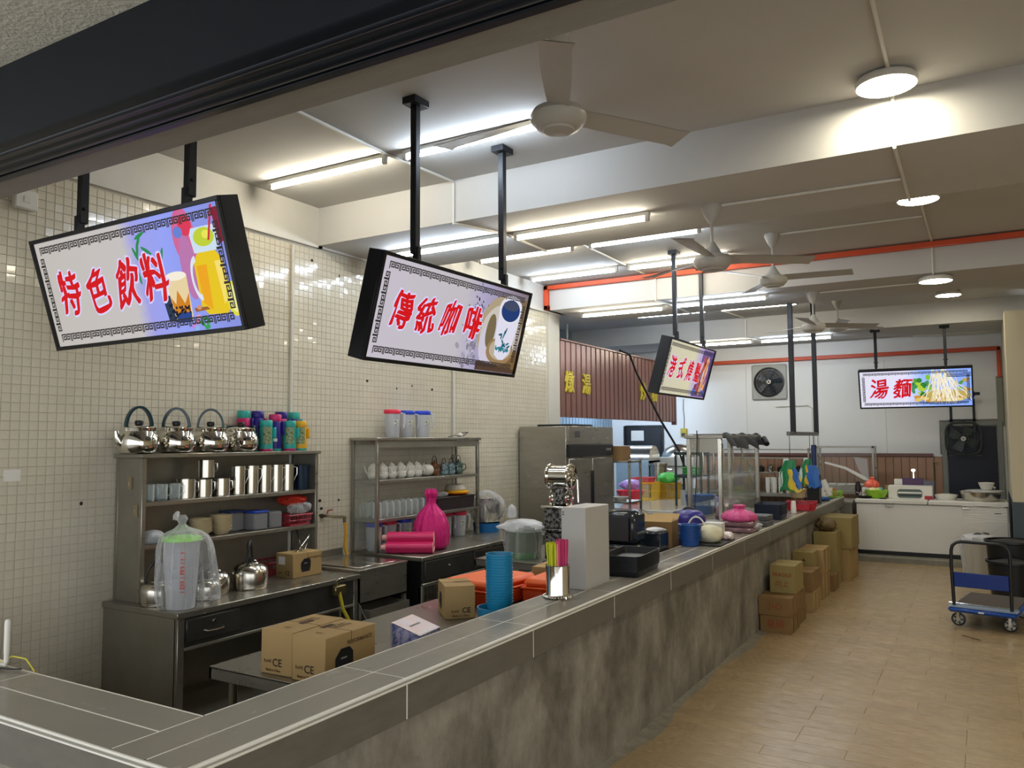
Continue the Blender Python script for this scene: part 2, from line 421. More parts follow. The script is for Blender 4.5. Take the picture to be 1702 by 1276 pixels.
# ---- shop front: lintel, roller shutter housing, outer slab
struct('lintel', B().box(-7, 4.2, 1.99, 2.15, 3.15, ZC+.1, bev=0.006), M['lintel'])
sh = thing('roller_shutter', 'dark navy roller shutter housing over the shop front opening', 'shutter', (-1.4, 1.8, 3.15))
b = B()
b.prism([(1.985, 3.148), (1.985, 3.62), (1.70, 3.62), (1.70, 3.13), (1.715, 3.12), (1.80, 3.12), (1.80, 3.14)], -7, 4.2, 'x', xf=T(1.4, -1.8, -3.15))
b.build('housing', M['shutter'], sh)
b = B()
for (cy, cz, r) in ((1.845, 3.158, 0.030), (1.905, 3.165, 0.036), (1.765, 3.127, 0.016)):
    b.lathe([(r, -5.6), (r, 5.6)], n=18, xf=T(0, cy-1.8, cz-3.15, 0, PI/2, 0))
b.build('rolled_curtain', M['shutter'], sh)
B().box(-5.6, 5.6, 1.945-1.8, 1.984-1.8, 3.135-3.15, 3.16-3.15, bev=.004).build('bottom_rail', M['shutter'], sh)
struct('outer_slab', B().box(-9, 4.2, -1.6, 1.70, 3.455, 3.7), M['stucco'])
# ---- back wall
struct('wall_back', B().box(-7.2, 4.2, YB, YB+0.2, 0, ZC+0.1), M['whitewall'])
struct('wall_alcove', B().box(-7.2, -6.85, 1.2, YB, 0, ZC+0.1), M['zinc'])
b = B()
for i in range(50): b.cyl((-6.848, 9.0+i*0.136, 0.0), 0.02, 3.0, n=6)
struct('zinc_ribs', b, M['zinc'])
struct('wall_alcove_front', B().box(-7.2, XL-.18, 9.4, 9.6, 0, ZC+.1), M['plaster'])
struct('wall_right', B().box(0.29, 0.55, 13.1, YB, 1.0, ZB+.02).box(4.2, 4.4, 2, YB, 0, ZC+.1), M['cream'])
struct('wall_right_lower', B().box(0.285, 0.555, 13.095, YB, 0, 1.0).box(.555, 4.2, 13.2, 13.3, 0, 1.0), M['bluegrey'])
struct('wall_right_far', B().box(.55, 4.2, 13.2, 13.3, 1.0, ZC), M['cream'])
# dado boards on the back wall
db = struct('baseboard_back', B().box(-5.05, -0.66, YB-0.012, YB+.01, 0.1, 1.56), M['dadotop'])
bm_ = B().box(0.003, 0.126, -0.016, 0, 0, 1.45, bev=0.004).mesh('board', M['dado'], smooth=False)
for i in range(34):
    o = bpy.data.objects.new('wall_board', bm_); COL.objects.link(o); o.parent = db; o.location = (-5.04+i*0.1288, YB-0.012, 0.1)
B().box(-5.05, -0.80, YB-0.045, YB-0.01, 1.555, 1.615, bev=0.006).build('dado_rail', M['dadotop'], db)
# thin seams of the white wall panels
b = B()
for x in (-1.53, -2.75, -4.0): b.box(x-0.006, x+0.006, YB-0.006, YB, 1.6, 3.3)
struct('trim_2', b, M['conduit'])
# navy door at the back with its frame
d = struct('door_1', B().box(-0.57, 0.16, YB-0.04, YB, 0.1, 2.08, bev=0.004), M['navy'])
B().box(-0.66, -0.58, YB-0.06, YB, 0.1, 2.16, bev=.005).box(0.17, 0.25, YB-0.06, YB, 0.1, 2.16, bev=.005).box(-0.58, 0.17, YB-0.06, YB, 2.09, 2.16, bev=.005).build('door_frame', mat('grey_door_frame', '#85877f', 0.5), d)
B().cyl((0, 0, 0), 0.02, 0.05, n=10, xf=T(0.09, YB-0.04, 1.05, PI/2, 0, 0)).build('door_handle', M['chromed'], d)
# black door with a paper notice in the alcove
d = struct('door_2', B().box(-6.52, -5.75, YB-0.05, YB, 0.05, 2.14, bev=.004), mat('black_door', '#0e1116', 0.55, var=.3))
B().box(-6.57, -6.525, YB-0.06, YB, 0.05, 2.17, bev=.004).box(-5.745, -5.70, YB-0.06, YB, 0.05, 2.17, bev=.004).box(-6.525, -5.745, YB-.06, YB, 2.145, 2.18).build('door_frame', M['black'], d)
pa = tag(B().box(-0.14, 0.14, -0.003, 0, -0.105, 0.105).build('paper_notice', M['whitep'], loc=(-6.26, YB-0.052, 1.965)), 'small white paper notice taped to the black door behind the brown sign panel', 'notice')
b = B(); text_b(b, 'STAFF AREA', 0.05, M['ink'], T(0, -0.0035, 0.03), bold=.001); text_b(b, 'NO ENTRY', 0.045, M['ink'], T(0, -0.0035, -0.05), bold=.001)

tag(B().box(0, .002, -.05, .05, -.035, .035).build('paper_label', M['whitep'], loc=(XL+.001, 2.66, 1.70)), 'small white paper label stuck on the tiled wall at the far left', 'label')
# ================================================================ COUNTER
CT = 0.977
co = thing('service_counter', 'long cement service counter topped with grey stone tiles and turning the corner', 'counter', (-2.15, 1.5, 0))
def L(x, y, z=0): return (x+2.15, y-1.5, z)
def cb(b, x0, x1, y0, y1, z0, z1, bev=0): return b.box(x0+2.15, x1+2.15, y0-1.5, y1-1.5, z0, z1, bev=bev)
b = B(); cb(b, -2.295, -2.005, 1.56, 13.6, 0, 0.965); cb(b, -5.09, -2.295, 1.56, 1.83, 0, 0.965)
b.build('counter_wall', M['cement'], co, smooth=False)
b = B(); cb(b, -2.300, -1.985, 1.525, 13.65, 0.955, CT-0.0008); cb(b, -5.09, -2.300, 1.525, 1.84, 0.955, CT-0.0008); cb(b, -2.005, -1.9748, 1.53, 13.64, 0.822, 0.957); cb(b, -5.09, -1.9748, 1.5138, 1.56, 0.822, 0.957)
b.build('grout_bed', M['whitegrout'], co, smooth=False)
g = 0.0032
def ctile(x0, x1, y0, y1, m):
    b = B(); cb(b, x0+g, x1-g, y0+g, y1-g, CT-0.012, CT, bev=0.0015); b.build('top_tile', m, co, smooth=False)
ys = [1.515]+[2.53+1.01*k for k in range(11)]+[13.66]
for a, c in zip(ys[:-1], ys[1:]):
    ctile(-2.31, -2.143, a, c, M['ctile']); ctile(-2.143, -1.982, a, c, M['ctile'])
xs = [-5.09, -4.34, -3.33, -2.31]
for a, c in zip(xs[:-1], xs[1:]): ctile(a, c, 1.685, 1.85, M['ctilex'])
for a, c in zip([-5.09, -4.0], [-4.0, -2.31]): ctile(a, c, 1.515, 1.685, M['ctilex'])
for a, c in zip(ys[:-1], ys[1:]):
    b = B(); cb(b, -1.99, -1.974, a+g, c-g, 0.82, 0.9545, bev=0.0015); b.build('fascia_tile', M['ftile'], co, smooth=False)
for a, c in zip([-5.09, -4.0, -3.0], [-4.0, -3.0, -1.98]):
    b = B(); cb(b, a+g, c-g, 1.513, 1.53, 0.82, 0.9545, bev=0.0015); b.build('fascia_tile', M['ftile'], co, smooth=False)
b = B(); cb(b, -2.3125, -2.306, 1.86, 13.65, 0.962, CT+0.0006); cb(b, -5.09, -2.306, 1.846, 1.8525, 0.962, CT+0.0006)
cb(b, -1.986, -1.969, 1.508, 13.67, 0.970, CT+0.001, bev=0.002); cb(b, -5.09, -1.970, 1.506, 1.516, 0.970, CT+0.001, bev=0.002)
cb(b, -1.983, -1.9705, 1.508, 13.67, 0.9535, 0.962, bev=0.001); cb(b, -5.09, -1.9705, 1.506, 1.516, 0.9545, 0.961, bev=0.001)
b.build('edge_trim', M['alu'], co)

# ================================================================ CEILING THINGS
def ceiling_fan(loc, mount, a0, label, big=False):
    t = thing('ceiling_fan', label, 'fan', loc, a0, 'white three-blade ceiling fans')
    h = mount-loc[2]
    B().lathe([(0, h), (0.075, h), (0.08, h-0.02), (0.05, h-0.09), (0.018, h-0.14), (0.0, h-0.14)], n=20).build('canopy', M['fanw'], t)
    B().cyl((0, 0, 0.04), 0.012, h-0.15, n=10).build('rod', M['fanw'], t)
    B().lathe([(0, 0.14), (0.02, 0.14), (0.035, 0.11), (0.075, 0.045), (0.125, 0.03), (0.142, 0.0), (0.135, -0.03), (0.105, -0.062), (0.08, -0.066), (0.076, -0.075), (0, -0.082)], n=28).build('motor', M['fanw'], t)
    for k in range(3):
        def bl(u, v):
            w = 0.052+0.018*math.sin(min(1, u*1.3)*PI*0.55); x = 0.11+u*0.64; y = (v-0.5)*2*w
            if u > 0.93: y -= (u-0.93)*0.4*(0.5-v)
            return (x, y, 0.012 - (v-0.5)*0.035*(1-0.3*u) - 0.01*u)
        bb = B(); bb.grid(bl, 12, 5); bb.grid(lambda u, v: tuple(Vector(bl(u, v))+Vector((0, 0, 0.004))), 12, 5)
        n = 60
        for j in (0, 4):
            pass
        o = bb.build('blade', M['fanw'], t, rot=(0, 0, k*2*PI/3), fix=False)
    return t
ceiling_fan((-1.765, 3.46, 3.50), ZC, R(56), 'nearest and largest white ceiling fan close behind the shop front beam')
ceiling_fan((-1.70, 5.83, 3.22), ZB, R(31), 'white ceiling fan hanging below the first deep ceiling beam beside the third sign post')
ceiling_fan((-1.80, 8.30, 3.51), ZC, R(3), 'white ceiling fan with long white rod between the first and second ceiling beams')
ceiling_fan((-1.72, 10.02, 3.23), ZB, R(30), 'small distant white ceiling fan under the second ceiling beam, left of its neighbour')
ceiling_fan((-1.85, 12.81, 3.56), ZC, R(45), 'farthest white ceiling fan, half hidden behind the nearer distant fan')

# tube lights
TL = []
def tube_light(x, y, mount, warm, label, l=1.2):
    t = thing('tube_light', label, 'light', (x, y, mount), 0, 'fluorescent tube lights on the ceiling')
    B().box(-l/2, l/2, -0.022, 0.022, -0.035, 0, bev=0.004).build('housing', M['white'], t)
    for s in (-1, 1):
        B().box(s*(l/2-0.035), s*(l/2-0.002), -0.016, 0.016, -0.075, -0.034, bev=0.003).build('end_cap', M['conduit'], t)
    B().lathe([(0.0135, -l/2+0.035), (0.0135, l/2-0.035)], n=10, xf=T(0, 0, -0.058, 0, PI/2, 0)).build('tube', M['tubealcove' if warm == 2 else 'tubewarm' if warm else 'tubecool'], t)
tube_light(-4.27, 4.44, ZC, True, 'warm white tube light nearest the left wall in the first ceiling bay')
tube_light(-2.93, 4.46, ZC, False, 'cool white tube light in the first ceiling bay behind the nearest fan blade')
tube_light(-4.05, 5.71, ZB, False, 'cool tube light under the first beam just above the second sign')
tube_light(-2.75, 5.73, ZB, True, 'warm tube light under the first beam right of the second sign posts')
tube_light(-4.31, 7.60, ZC, True, 'warm tube light on the left in the front row of the second bay')
tube_light(-2.92, 7.58, ZC, False, 'cool tube light on the right in the front row of the second bay')
tube_light(-4.33, 8.84, ZC, False, 'cool tube light on the left in the rear row of the second bay')
tube_light(-3.00, 8.84, ZC, True, 'warm tube light crossing behind the second fan in the rear row of the second bay')
tube_light(-4.13, 9.90, ZB, True, 'warm tube light under the second beam on the left')
tube_light(-2.79, 9.80, ZB, False, 'cool tube light under the second beam on the right')
tube_light(-4.34, 12.48, ZC, False, 'cool tube light on the left in the third bay behind the third sign posts')
tube_light(-2.95, 12.50, ZC, True, 'warm tube light on the right in the third bay')
tube_light(-4.05, 14.18, ZB, True, 'warm tube light under the last beam before the back wall')
tube_light(-2.75, 14.25, ZB, False, 'cool tube light under the last beam above the wall exhaust fan')
# a light of the kitchen alcove, hidden behind the brown panel
tube_light(-6.0, 12.0, 2.75, 2, 'cool tube light hidden behind the brown sign panel', 1.2)
B().box(-.62, .62, -.22, .22, -.01, .02, bev=.004).build('light_shield', M['white'], COL.objects['tube_light.014'])  # unseen wide plate added to keep the tube's light off the alcove ceiling
for yy_ in (12.0, 14.2): tag(B().box(-.012, .012, -.012, .012, 0, ZC-2.75, bev=.002).build('hanger_rod', M['conduit'], loc=(-6.0, yy_, 2.75)), 'thin rod carrying a tube light behind the brown panel, %s' % ('nearer one' if yy_ < 13 else 'farther one'), 'rod')
t = thing('tube_light', 'second cool tube light added unseen behind the brown sign panel to brighten the alcove', 'light', (-6.0, 14.2, 2.75), 0, 'fluorescent tube lights on the ceiling')  # extra unseen tube, added to make the alcove brighter
B().box(-.62, .62, -.22, .22, -.01, .02, bev=.004).build('light_shield', M['white'], t)  # same added plate, blocks the extra tube's upward light
B().box(-.6, .6, -0.022, 0.022, -0.035, -.01, bev=0.004).build('housing', M['white'], t)
B().lathe([(0.0135, -.565), (0.0135, .565)], n=10, xf=T(0, 0, -0.058, 0, PI/2, 0)).build('tube', M['tubealcove'], t)
# disc lamps
def disc(x, y, mount, label):
    t = thing('disc_lamp', label, 'lamp', (x, y, mount), 0, 'round led disc lamps')
    B().lathe([(0, 0), (0.13, 0), (0.155, -0.012), (0.168, -0.03), (0.168, -0.055), (0.160, -0.06)], n=40).build('rim', M['white'], t)
    B().lathe([(0.160, -0.058), (0.12, -0.064), (0, -0.066)], n=40).build('diffuser', M['lampglow'], t)
disc(-0.413, 4.97, ZC, 'nearest round white disc lamp on the ceiling at upper right')
disc(-0.417, 7.56, ZC, 'second round disc lamp partly hidden above the edge of the first beam')
disc(-0.40, 9.72, ZB, 'third round disc lamp under the second beam')
disc(-0.38, 12.95, ZC, 'farthest round disc lamp just behind the third one')
disc(2.3, 4.97, ZC, 'added unseen disc lamp over the dining side outside the picture near the front')  # this lamp and the next are unseen, added to light the dining side
disc(2.3, 9.72, ZB, 'added unseen disc lamp over the dining side outside the picture at the back')
# conduits
def pipe(name, pts, r, m, label, cat='conduit', group=None, n=8):
    c = Vector(pts[0]); o = B().tube([Vector(p)-c for p in pts], r, n=n).build(name, m, loc=tuple(c))
    return tag(o, label, cat, group)
GC = 'white surface conduits on the ceiling'
cr = 0.011
pipe('conduit', [(-3.62, 2.16, ZC-cr), (-3.66, 4.44, ZC-cr), (-3.60, 5.19, ZC-cr), (-3.60, 5.19, ZB-cr), (-3.42, 5.72, ZB-cr), (-3.42, 6.43, ZB-cr)], cr, M['conduit'], 'white conduit running down the first beam behind the left sign posts', group=GC)
pipe('conduit', [(-3.62, 6.46, ZC-cr), (-3.62, 9.48, ZC-cr), (-3.5, 9.49, ZC-cr), (-3.5, 9.49, ZB-cr), (-3.45, 9.85, ZB-cr), (-3.45, 10.77, ZB-cr)], cr, M['conduit'], 'white conduit linking the tube lights of the second bay', group=GC)
pipe('conduit', [(-3.6, 10.80, ZC-cr), (-3.64, 12.5, ZC-cr), (-3.5, 13.88, ZC-cr), (-3.5, 13.88, ZB-cr), (-3.4, 14.2, ZB-cr)], cr, M['conduit'], 'white conduit linking the tube lights of the third bay', group=GC)
pipe('conduit', [(-0.36, 2.16, ZC-cr), (-0.39, 4.85, ZC-cr)], cr, M['conduit'], 'white conduit leading from the front beam to the nearest disc lamp', group=GC)
pipe('conduit', [(-0.40, 5.10, ZC-cr), (-0.40, 5.19, ZC-cr), (-0.40, 5.19, ZB-cr), (-0.41, 6.43, ZB-cr)], cr, M['conduit'], 'white conduit going down the first beam face below the nearest disc lamp', group=GC)
pipe('conduit', [(-0.42, 6.45, ZC-cr), (-0.42, 7.45, ZC-cr)], cr, M['conduit'], 'white conduit ending at the second disc lamp', group=GC)
pipe('conduit', [(-0.41, 7.70, ZC-cr), (-0.41, 9.47, ZC-cr), (-0.41, 9.49, ZC-cr), (-0.41, 9.49, ZB-cr), (-0.41, 9.6, ZB-cr)], cr, M['conduit'], 'white conduit between the second and third disc lamps', group=GC)
pipe('conduit', [(-1.62, 5.83, ZB-cr), (-0.42, 5.86, ZB-cr)], cr, M['conduit'], 'white cross conduit under the first beam leading to the fan', group=GC)
pipe('conduit', [(-1.72, 8.3, ZC-cr), (-0.43, 8.32, ZC-cr)], cr, M['conduit'], 'white cross conduit leading to the fan with the long rod', group=GC)
pipe('conduit', [(-1.64, 10.02, ZB-cr), (-0.43, 10.0, ZB-cr)], cr, M['conduit'], 'white cross conduit under the second beam leading to the small fan', group=GC)
pipe('conduit', [(XL+0.018, 4.905, 3.59), (XL+0.018, 4.905, 0.86)], 0.014, M['conduit'], 'white vertical conduit on the tiled wall between the first two signs', group='white vertical conduits on the tiled wall')
pipe('conduit', [(XL+0.018, 7.33, 3.59), (XL+0.018, 7.33, 0.9)], 0.014, M['conduit'], 'white vertical conduit on the tiled wall behind the second shelf unit', group='white vertical conduits on the tiled wall')
b = B(); c0 = Vector((-0.4, 9.46, 3.9))
def sqpipe(b, pts, w):
    for p, q in zip(pts[:-1], pts[1:]):
        lo = [min(a, c)-w/2 for a, c in zip(p, q)]; hi = [max(a, c)+w/2 for a, c in zip(p, q)]
        b.box(lo[0], hi[0], lo[1], hi[1], lo[2], hi[2], bev=0.006)
b = B(); sqpipe(b, [(4.1, 9.455, ZC-.045), (XL+.07, 9.455, ZC-.045), (XL+.07, 9.455, ZB+0.03), (XL+.07, 9.93, ZB+0.03)], 0.06)
tag(b.build('orange_pipe', M['orangepipe']), 'orange-red pipe along the top of the second beam and down at the left wall', 'pipe')
b = B(); sqpipe(b, [(-6.8, YB-.05, 3.40), (0.24, YB-.05, 3.385), (0.24, YB-.05, 2.93)], 0.055)
tag(b.build('orange_pipe', M['orangepipe']), 'orange-red pipe running across the white back wall and down at its right end', 'pipe')
tag(B().cyl((0, 0, 0), 0.085, 1.3, n=16, bev=.01, xf=T(-1.02, 15.5, 3.72, 0, PI/2, 0)).build('drain_pipe', M['conduit']), 'fat pale drain pipe under the ceiling at the far right', 'pipe')
pipe('water_pipe', [(-0.68, YB-.02, 1.6), (-0.68, YB-.02, 2.18), (0.18, YB-.02, 2.19)], 0.012, mat('grey_pipe', '#8c8078', 0.5), 'thin grey pipe framing the navy door on the back wall', 'pipe')
pipe('conduit', [(-3.45, YB-.02, 2.50), (-2.85, YB-.02, 2.51), (-2.78, YB-.02, 2.45), (-2.78, YB-.02, 1.7)], 0.012, M['conduit'], 'white bent conduit on the back wall below the exhaust fan')
pipe('conduit', [(-2.72, YB-.02, 3.36), (-2.70, YB-.02, 1.7)], 0.01, M['conduit'], 'thin vertical conduit from the orange pipe down the back wall')
tag(B().box(-.05, .05, -.03, 0, -.42, .42, bev=.006).box(-.035, .035, -.034, -.029, -.38, .38).build('distribution_board', mat('greygreen_enamel', '#8a8c7c', 0.5), loc=(0.235, YB-.0, 2.5)), 'tall narrow grey electrical box at the right end of the back wall', 'electrical box')
b = B().box(-.065, .065, -.05, 0, -.085, .085, m=mat('mustard_plastic', '#b3a02a', 0.5), bev=.01).box(-.04, .04, -.053, -.049, -.07, -.01, m=M['black'])
tag(b.build('alarm_box', loc=(-5.27, YB, 2.02)), 'small yellow call box on the white wall right of the brown panel', 'box')
pipe('cable', [(-5.27, YB-.01, 2.1), (-5.26, YB-.01, 2.3), (-5.28, YB-.01, 2.5), (-5.27, YB-.01, 2.7)], 0.008, mat('grey_cable', '#7a7a76', .6), 'grey cable rising from the yellow call box', 'cable')
b = B().box(0, .05, -.07, .07, -.06, .06, m=M['white'], bev=.008).box(.05, .054, -.02, .02, -.02, .02, m=M['conduit'])
tag(b.build('junction_box', loc=(XL, 2.665, 3.40)), 'white junction box high on the tiled wall at the far left', 'box')
# round exhaust fan on the back wall
t = thing('exhaust_fan', 'round black exhaust fan in a square grey plate on the back wall', 'fan', (-3.55, YB, 2.975))
b = B().box(-0.33, 0.33, -0.05, 0, -0.34, 0.34, bev=.02); b.build('plate', mat('grey_fan_plate', '#a7a8a0', 0.5), t)
B().lathe([(0.285, 0.05), (0.285, 0.075), (0.262, 0.08), (0.258, 0.052), (0, 0.052)], n=32, xf=T(0, 0, 0, PI/2, 0, 0)).build('housing_ring', M['black'], t)
for k in range(5):
    B().grid(lambda u, v: (0.04+u*0.20, (v-.5)*(0.10+0.05*u), 0.06+(v-.5)*0.03), 5, 3).build('blade', mat('dark_grey_blade', '#2a323a', 0.35), t, rot=(PI/2, 2*PI*k/5, 0), fix=False)
B().cyl((0, 0, 0.055), 0.05, 0.035, n=16, xf=T(0, 0, 0, PI/2, 0, 0), bev=.01).build('hub', M['chromed'], t)
b = B()
for r in (.09, .15, .21): b.tube([(r*math.cos(a*PI/12), -0.10, r*math.sin(a*PI/12)) for a in range(24)], 0.003, close=True, n=4)
for k in range(6): b.tube([(0, -.10, 0), (.27*math.cos(k*PI/3), -.085, .27*math.sin(k*PI/3))], 0.003, n=4)
b.build('guard', M['black'], t)
# square wall fan before the navy door
t = thing('bracket_fan', 'square black caged fan on two hanging brackets before the navy door', 'fan', (-0.325, YB-.25, 1.87))
b = B(); 
for s in (-1, 1): b.box(s*.17-.02+.0, s*.17+.02, .0, .03, .1, .80, bev=.003)
b.box(-.2, .2, -.0, .03, .30, .33).box(.19, .27, -.02, .02, .73, .78)
b.build('bracket', M['blackm'], t)
sh_ = [(0.265*math.copysign(abs(math.cos(a))**0.55, math.cos(a)), 0.27*math.copysign(abs(math.sin(a))**0.55, math.sin(a))) for a in [2*PI*i/40 for i in range(40)]]
b = B(); b.tube([(x, -.02, z) for x, z in sh_], 0.02, close=True, n=6); b.box(-.26, .26, .0, .015, -.29, -.27); b.build('frame', mat('dark_fan_frame', '#3a3d3c', 0.5), t)
b = B()
for r in (.08, .13, .18, .225): b.tube([(r*math.cos(a*PI/12), -.04, r*math.sin(a*PI/12)) for a in range(24)], 0.003, close=True, n=4)
for k in range(8): b.tube([(0, -.04, 0), (.26*math.cos(k*PI/4), -.03, .26*math.sin(k*PI/4))], 0.003, n=4)
b.build('guard', mat('wire_grey', '#6c706c', .4, .5), t)
for k in range(4):
    B().grid(lambda u, v: (0.03+u*0.18, (v-.5)*(0.10+0.06*u), (v-.5)*0.03), 5, 3).build('blade', mat('fan_blade_green', '#38423c', 0.4), t, rot=(PI/2, 2*PI*k/4+.5, 0), fix=False)
B().cyl((0, 0, 0), 0.04, 0.04, n=12, xf=T(0, 0, 0, PI/2, 0, 0)).build('hub', M['whitep'], t)

# brown sign panel over the alcove
t = thing('sign_panel', 'long brown ribbed metal fascia panel with yellow characters above the kitchen alcove', 'panel', (XL, 9.95, 2.21))
B().box(-.10, -.035, 0, 4.82, 0.01, 1.08).box(-.06, .02, 4.78, 4.85, -.05, 1.02, m=None).build('frame', M['dadotop'], t)
me = B().box(-.034, 0.0, 0.004, 0.168, 0, 1.08, bev=0.006).box(.0, .008, .02, .15, 0.0, 1.08, bev=.004).mesh('panel_board', M['brown'], smooth=False)
for i in range(28):
    o = bpy.data.objects.new('panel_board', me); COL.objects.link(o); o.parent = t; o.location = (0, i*0.172, 0)
B().box(-.04, .03, 0, 4.82, 1.08, 1.105, bev=.004).build('top_flashing', M['brown'], t)
yel = mat('yellow_acrylic', '#d9c640', 0.4)
b = B()
for ch, yy, s in (('燉', 10.22, 1), ('湯', 10.78, 1), ('炒', 13.08, 1), ('粉', 13.62, 1)):
    b = B()
    for dz in (-.003, .003): text_b(b, ch, 0.30, yel, T(0.022+dz*.1, yy-9.95+dz, 0.48+dz, 0, 0, PI/2), depth=0.02, sx=.95, sz=1.1)
    o = b.build('character', None, t, smooth=False)
pipe('hanging_cable', [(XL+.05, 12.0, 3.33), (XL+.12, 12.25, 3.28), (XL+.15, 12.45, 3.0), (XL+.3, 12.6, 2.6), (XL+.45, 12.75, 2.2), (XL+.7, 12.9, 1.7), (XL+.8, 13.0, 1.3)], 0.018, M['black'], 'black cable hanging in front of the brown panel down to the kitchen', 'cable')
# ================================================================ HANGING LIGHTBOX SIGNS
def screen_mat(name, stops, s=1.0, noise=0.06):
    m = bpy.data.materials.new(name); m.use_nodes = True; N = m.node_tree.nodes; L = m.node_tree.links
    b = N['Principled BSDF']; b.inputs['Base Color'].default_value = (0, 0, 0, 1); b.inputs['Roughness'].default_value = 0.5; b.inputs['Specular IOR Level'].default_value = .15
    tc = N.new('ShaderNodeTexCoord'); sp = N.new('ShaderNodeSeparateXYZ'); L.new(tc.outputs['Generated'], sp.inputs[0])
    nz = N.new('ShaderNodeTexNoise'); nz.inputs['Scale'].default_value = 7; nz.inputs['Detail'].default_value = 4; L.new(tc.outputs['Generated'], nz.inputs[0])
    ma = N.new('ShaderNodeMath'); ma.operation = 'MULTIPLY_ADD'; ma.inputs[1].default_value = noise; L.new(nz.outputs['Fac'], ma.inputs[0]); L.new(sp.outputs[0], ma.inputs[2])
    rp = N.new('ShaderNodeValToRGB'); e = rp.color_ramp.elements
    s *= 0.74
    e[0].position, e[0].color = stops[0][0], lin(stops[0][1]); e[1].position, e[1].color = stops[-1][0], lin(stops[-1][1])
    for p, c in stops[1:-1]: q = e.new(p); q.color = lin(c)
    L.new(ma.outputs[0], rp.inputs[0]); L.new(rp.outputs[0], b.inputs['Emission Color']); b.inputs['Emission Strength'].default_value = s
    return m
SW, SH, SD = 1.62, 0.635, 0.115
def key_border(b, m, y, w, h, cx, cz, n1=32, n2=12, t=0.0078, inset=0.0):
    def seg(p, q):
        x0, x1 = sorted((p[0], q[0])); z0, z1 = sorted((p[1], q[1]))
        b.flat([(x0-t/2, z0-t/2), (x1+t/2, z0-t/2), (x1+t/2, z1+t/2), (x0-t/2, z1+t/2)], y, m)
    def unit(ox, oz, s, flip, vert):
        pts = [(-.42, -.42), (-.42, .42), (.42, .42), (.42, -.22), (-.1, -.22), (-.1, .14), (.18, .14)]
        if flip: pts = [(-x, z) for x, z in pts]
        if vert: pts = [(z, x) for x, z in pts]
        pts = [(ox+x*s, oz+z*s) for x, z in pts]
        for p, q in zip(pts[:-1], pts[1:]): seg(p, q)
    s1 = w/n1; s2 = h/n2
    for i in range(n1):
        for sz in (-1, 1): unit(cx-w/2+(i+.5)*s1, cz+sz*h/2, s1*0.92, i % 2, False)
    for j in range(1, n2-1):
        for sx in (-1, 1): unit(cx+sx*w/2, cz-h/2+(j+.5)*s2, s1*0.92, j % 2, True)
def ell(cx, cz, rx, rz, n=24, a=0.0, a0=0, a1=2*PI):
    r = []
    for i in range(n):
        t = a0+(a1-a0)*i/n; x, z = rx*math.cos(t), rz*math.sin(t); r.append((cx+x*math.cos(a)-z*math.sin(a), cz+x*math.sin(a)+z*math.cos(a)))
    return r
def brush(b, ch, size, m, px, pz, y, offs, sz):
    n0 = len(b.v)
    Xi = b.xf; b.xf = Matrix()
    for k, (dx, dz) in enumerate(offs): text_b(b, ch, size, m, T(dx, y-k*2e-5, dz), shear=0.16, sz=sz)
    b.xf = Xi
    for i in range(n0, len(b.v)):
        x, yy, z = b.v[i]
        x2 = x+.012*math.sin(z*22+px*9)+.005*math.sin(z*61); z2 = z+.010*math.sin(x*26+1+px*7)+.10*x*0.5
        b.v[i] = tuple(Xi @ Vector((px+x2, yy, pz+z2)))
def sign(loc, yaw, tilt, label, text, tpos, tsize, scr, pic, posts, mount, borderm='#3a3634', n1=31):
    t = thing('lightbox_sign', label, 'sign', loc, yaw, 'hanging lit menu signs on black posts')
    X = T(0, 0, 0, tilt, 0, 0)
    b = B(X); f = 0.022
    b.box(-SW/2, SW/2, 0.004, SD, -SH, 0, bev=.003)
    b.box(-SW/2, SW/2, -0.012, 0.004, -f, 0, bev=.002).box(-SW/2, SW/2, -0.012, 0.004, -SH, -SH+f, bev=.002)
    b.box(-SW/2, -SW/2+f, -0.012, 0.004, -SH+f, -f, bev=.002).box(SW/2-f, SW/2, -0.012, 0.004, -SH+f, -f, bev=.002)
    b.build('case', M['blackm'], t)
    w, h = SW-2*f, SH-2*f; cz = -SH/2
    b = B(X); b.flat([(-w/2, -SH+f), (w/2, -SH+f), (w/2, -f), (-w/2, -f)], 0.0035)
    b.build('screen', scr, t, smooth=False)
    b = B(X); pic(b); b.build('picture', None, t, smooth=False, fix=False)
    b = B(X); key_border(b, G(borderm, .8), -0.0006, w-0.095, h-0.095, 0, cz, n1=n1, n2=12)
    b.build('border_pattern', None, t, smooth=False, fix=False)
    for ch, (px, pz) in zip(text, tpos):
        b = B(X)
        brush(b, ch, tsize, G('#d8d4ff', 1.0), px, pz, -0.001, [(.015*math.cos(k*PI/5), .015*math.sin(k*PI/5)) for k in range(10)], 1.28)
        brush(b, ch, tsize, G('#e0141c', 0.85), px, pz, -0.0018, [(-.007, -.005), (-.003, -.003), (.003, .003), (.007, .005), (0, .003), (-.004, .003), (.004, -.003)], 1.28)
        b.build('character', None, t, smooth=False, fix=False)
    for px, kind in posts:
        b = B(); top = mount-loc[2]
        b.box(px-.022, px+.022, 0.03, 0.075, 0.05, top-0.02, bev=.003)
        b.box(px-.07, px+.07, 0.0, 0.10, top-0.045, top, bev=.003)
        b.box(px-.016, px+.016, 0.015, 0.06, -0.03, 0.09, bev=.003)
        b.cyl((0, 0, 0), 0.008, 0.07, n=8, xf=T(px-.035, .05, .13, 0, PI/2, 0))
        b.build('post', M['blackm'], t)
    return t
FY = 0.002
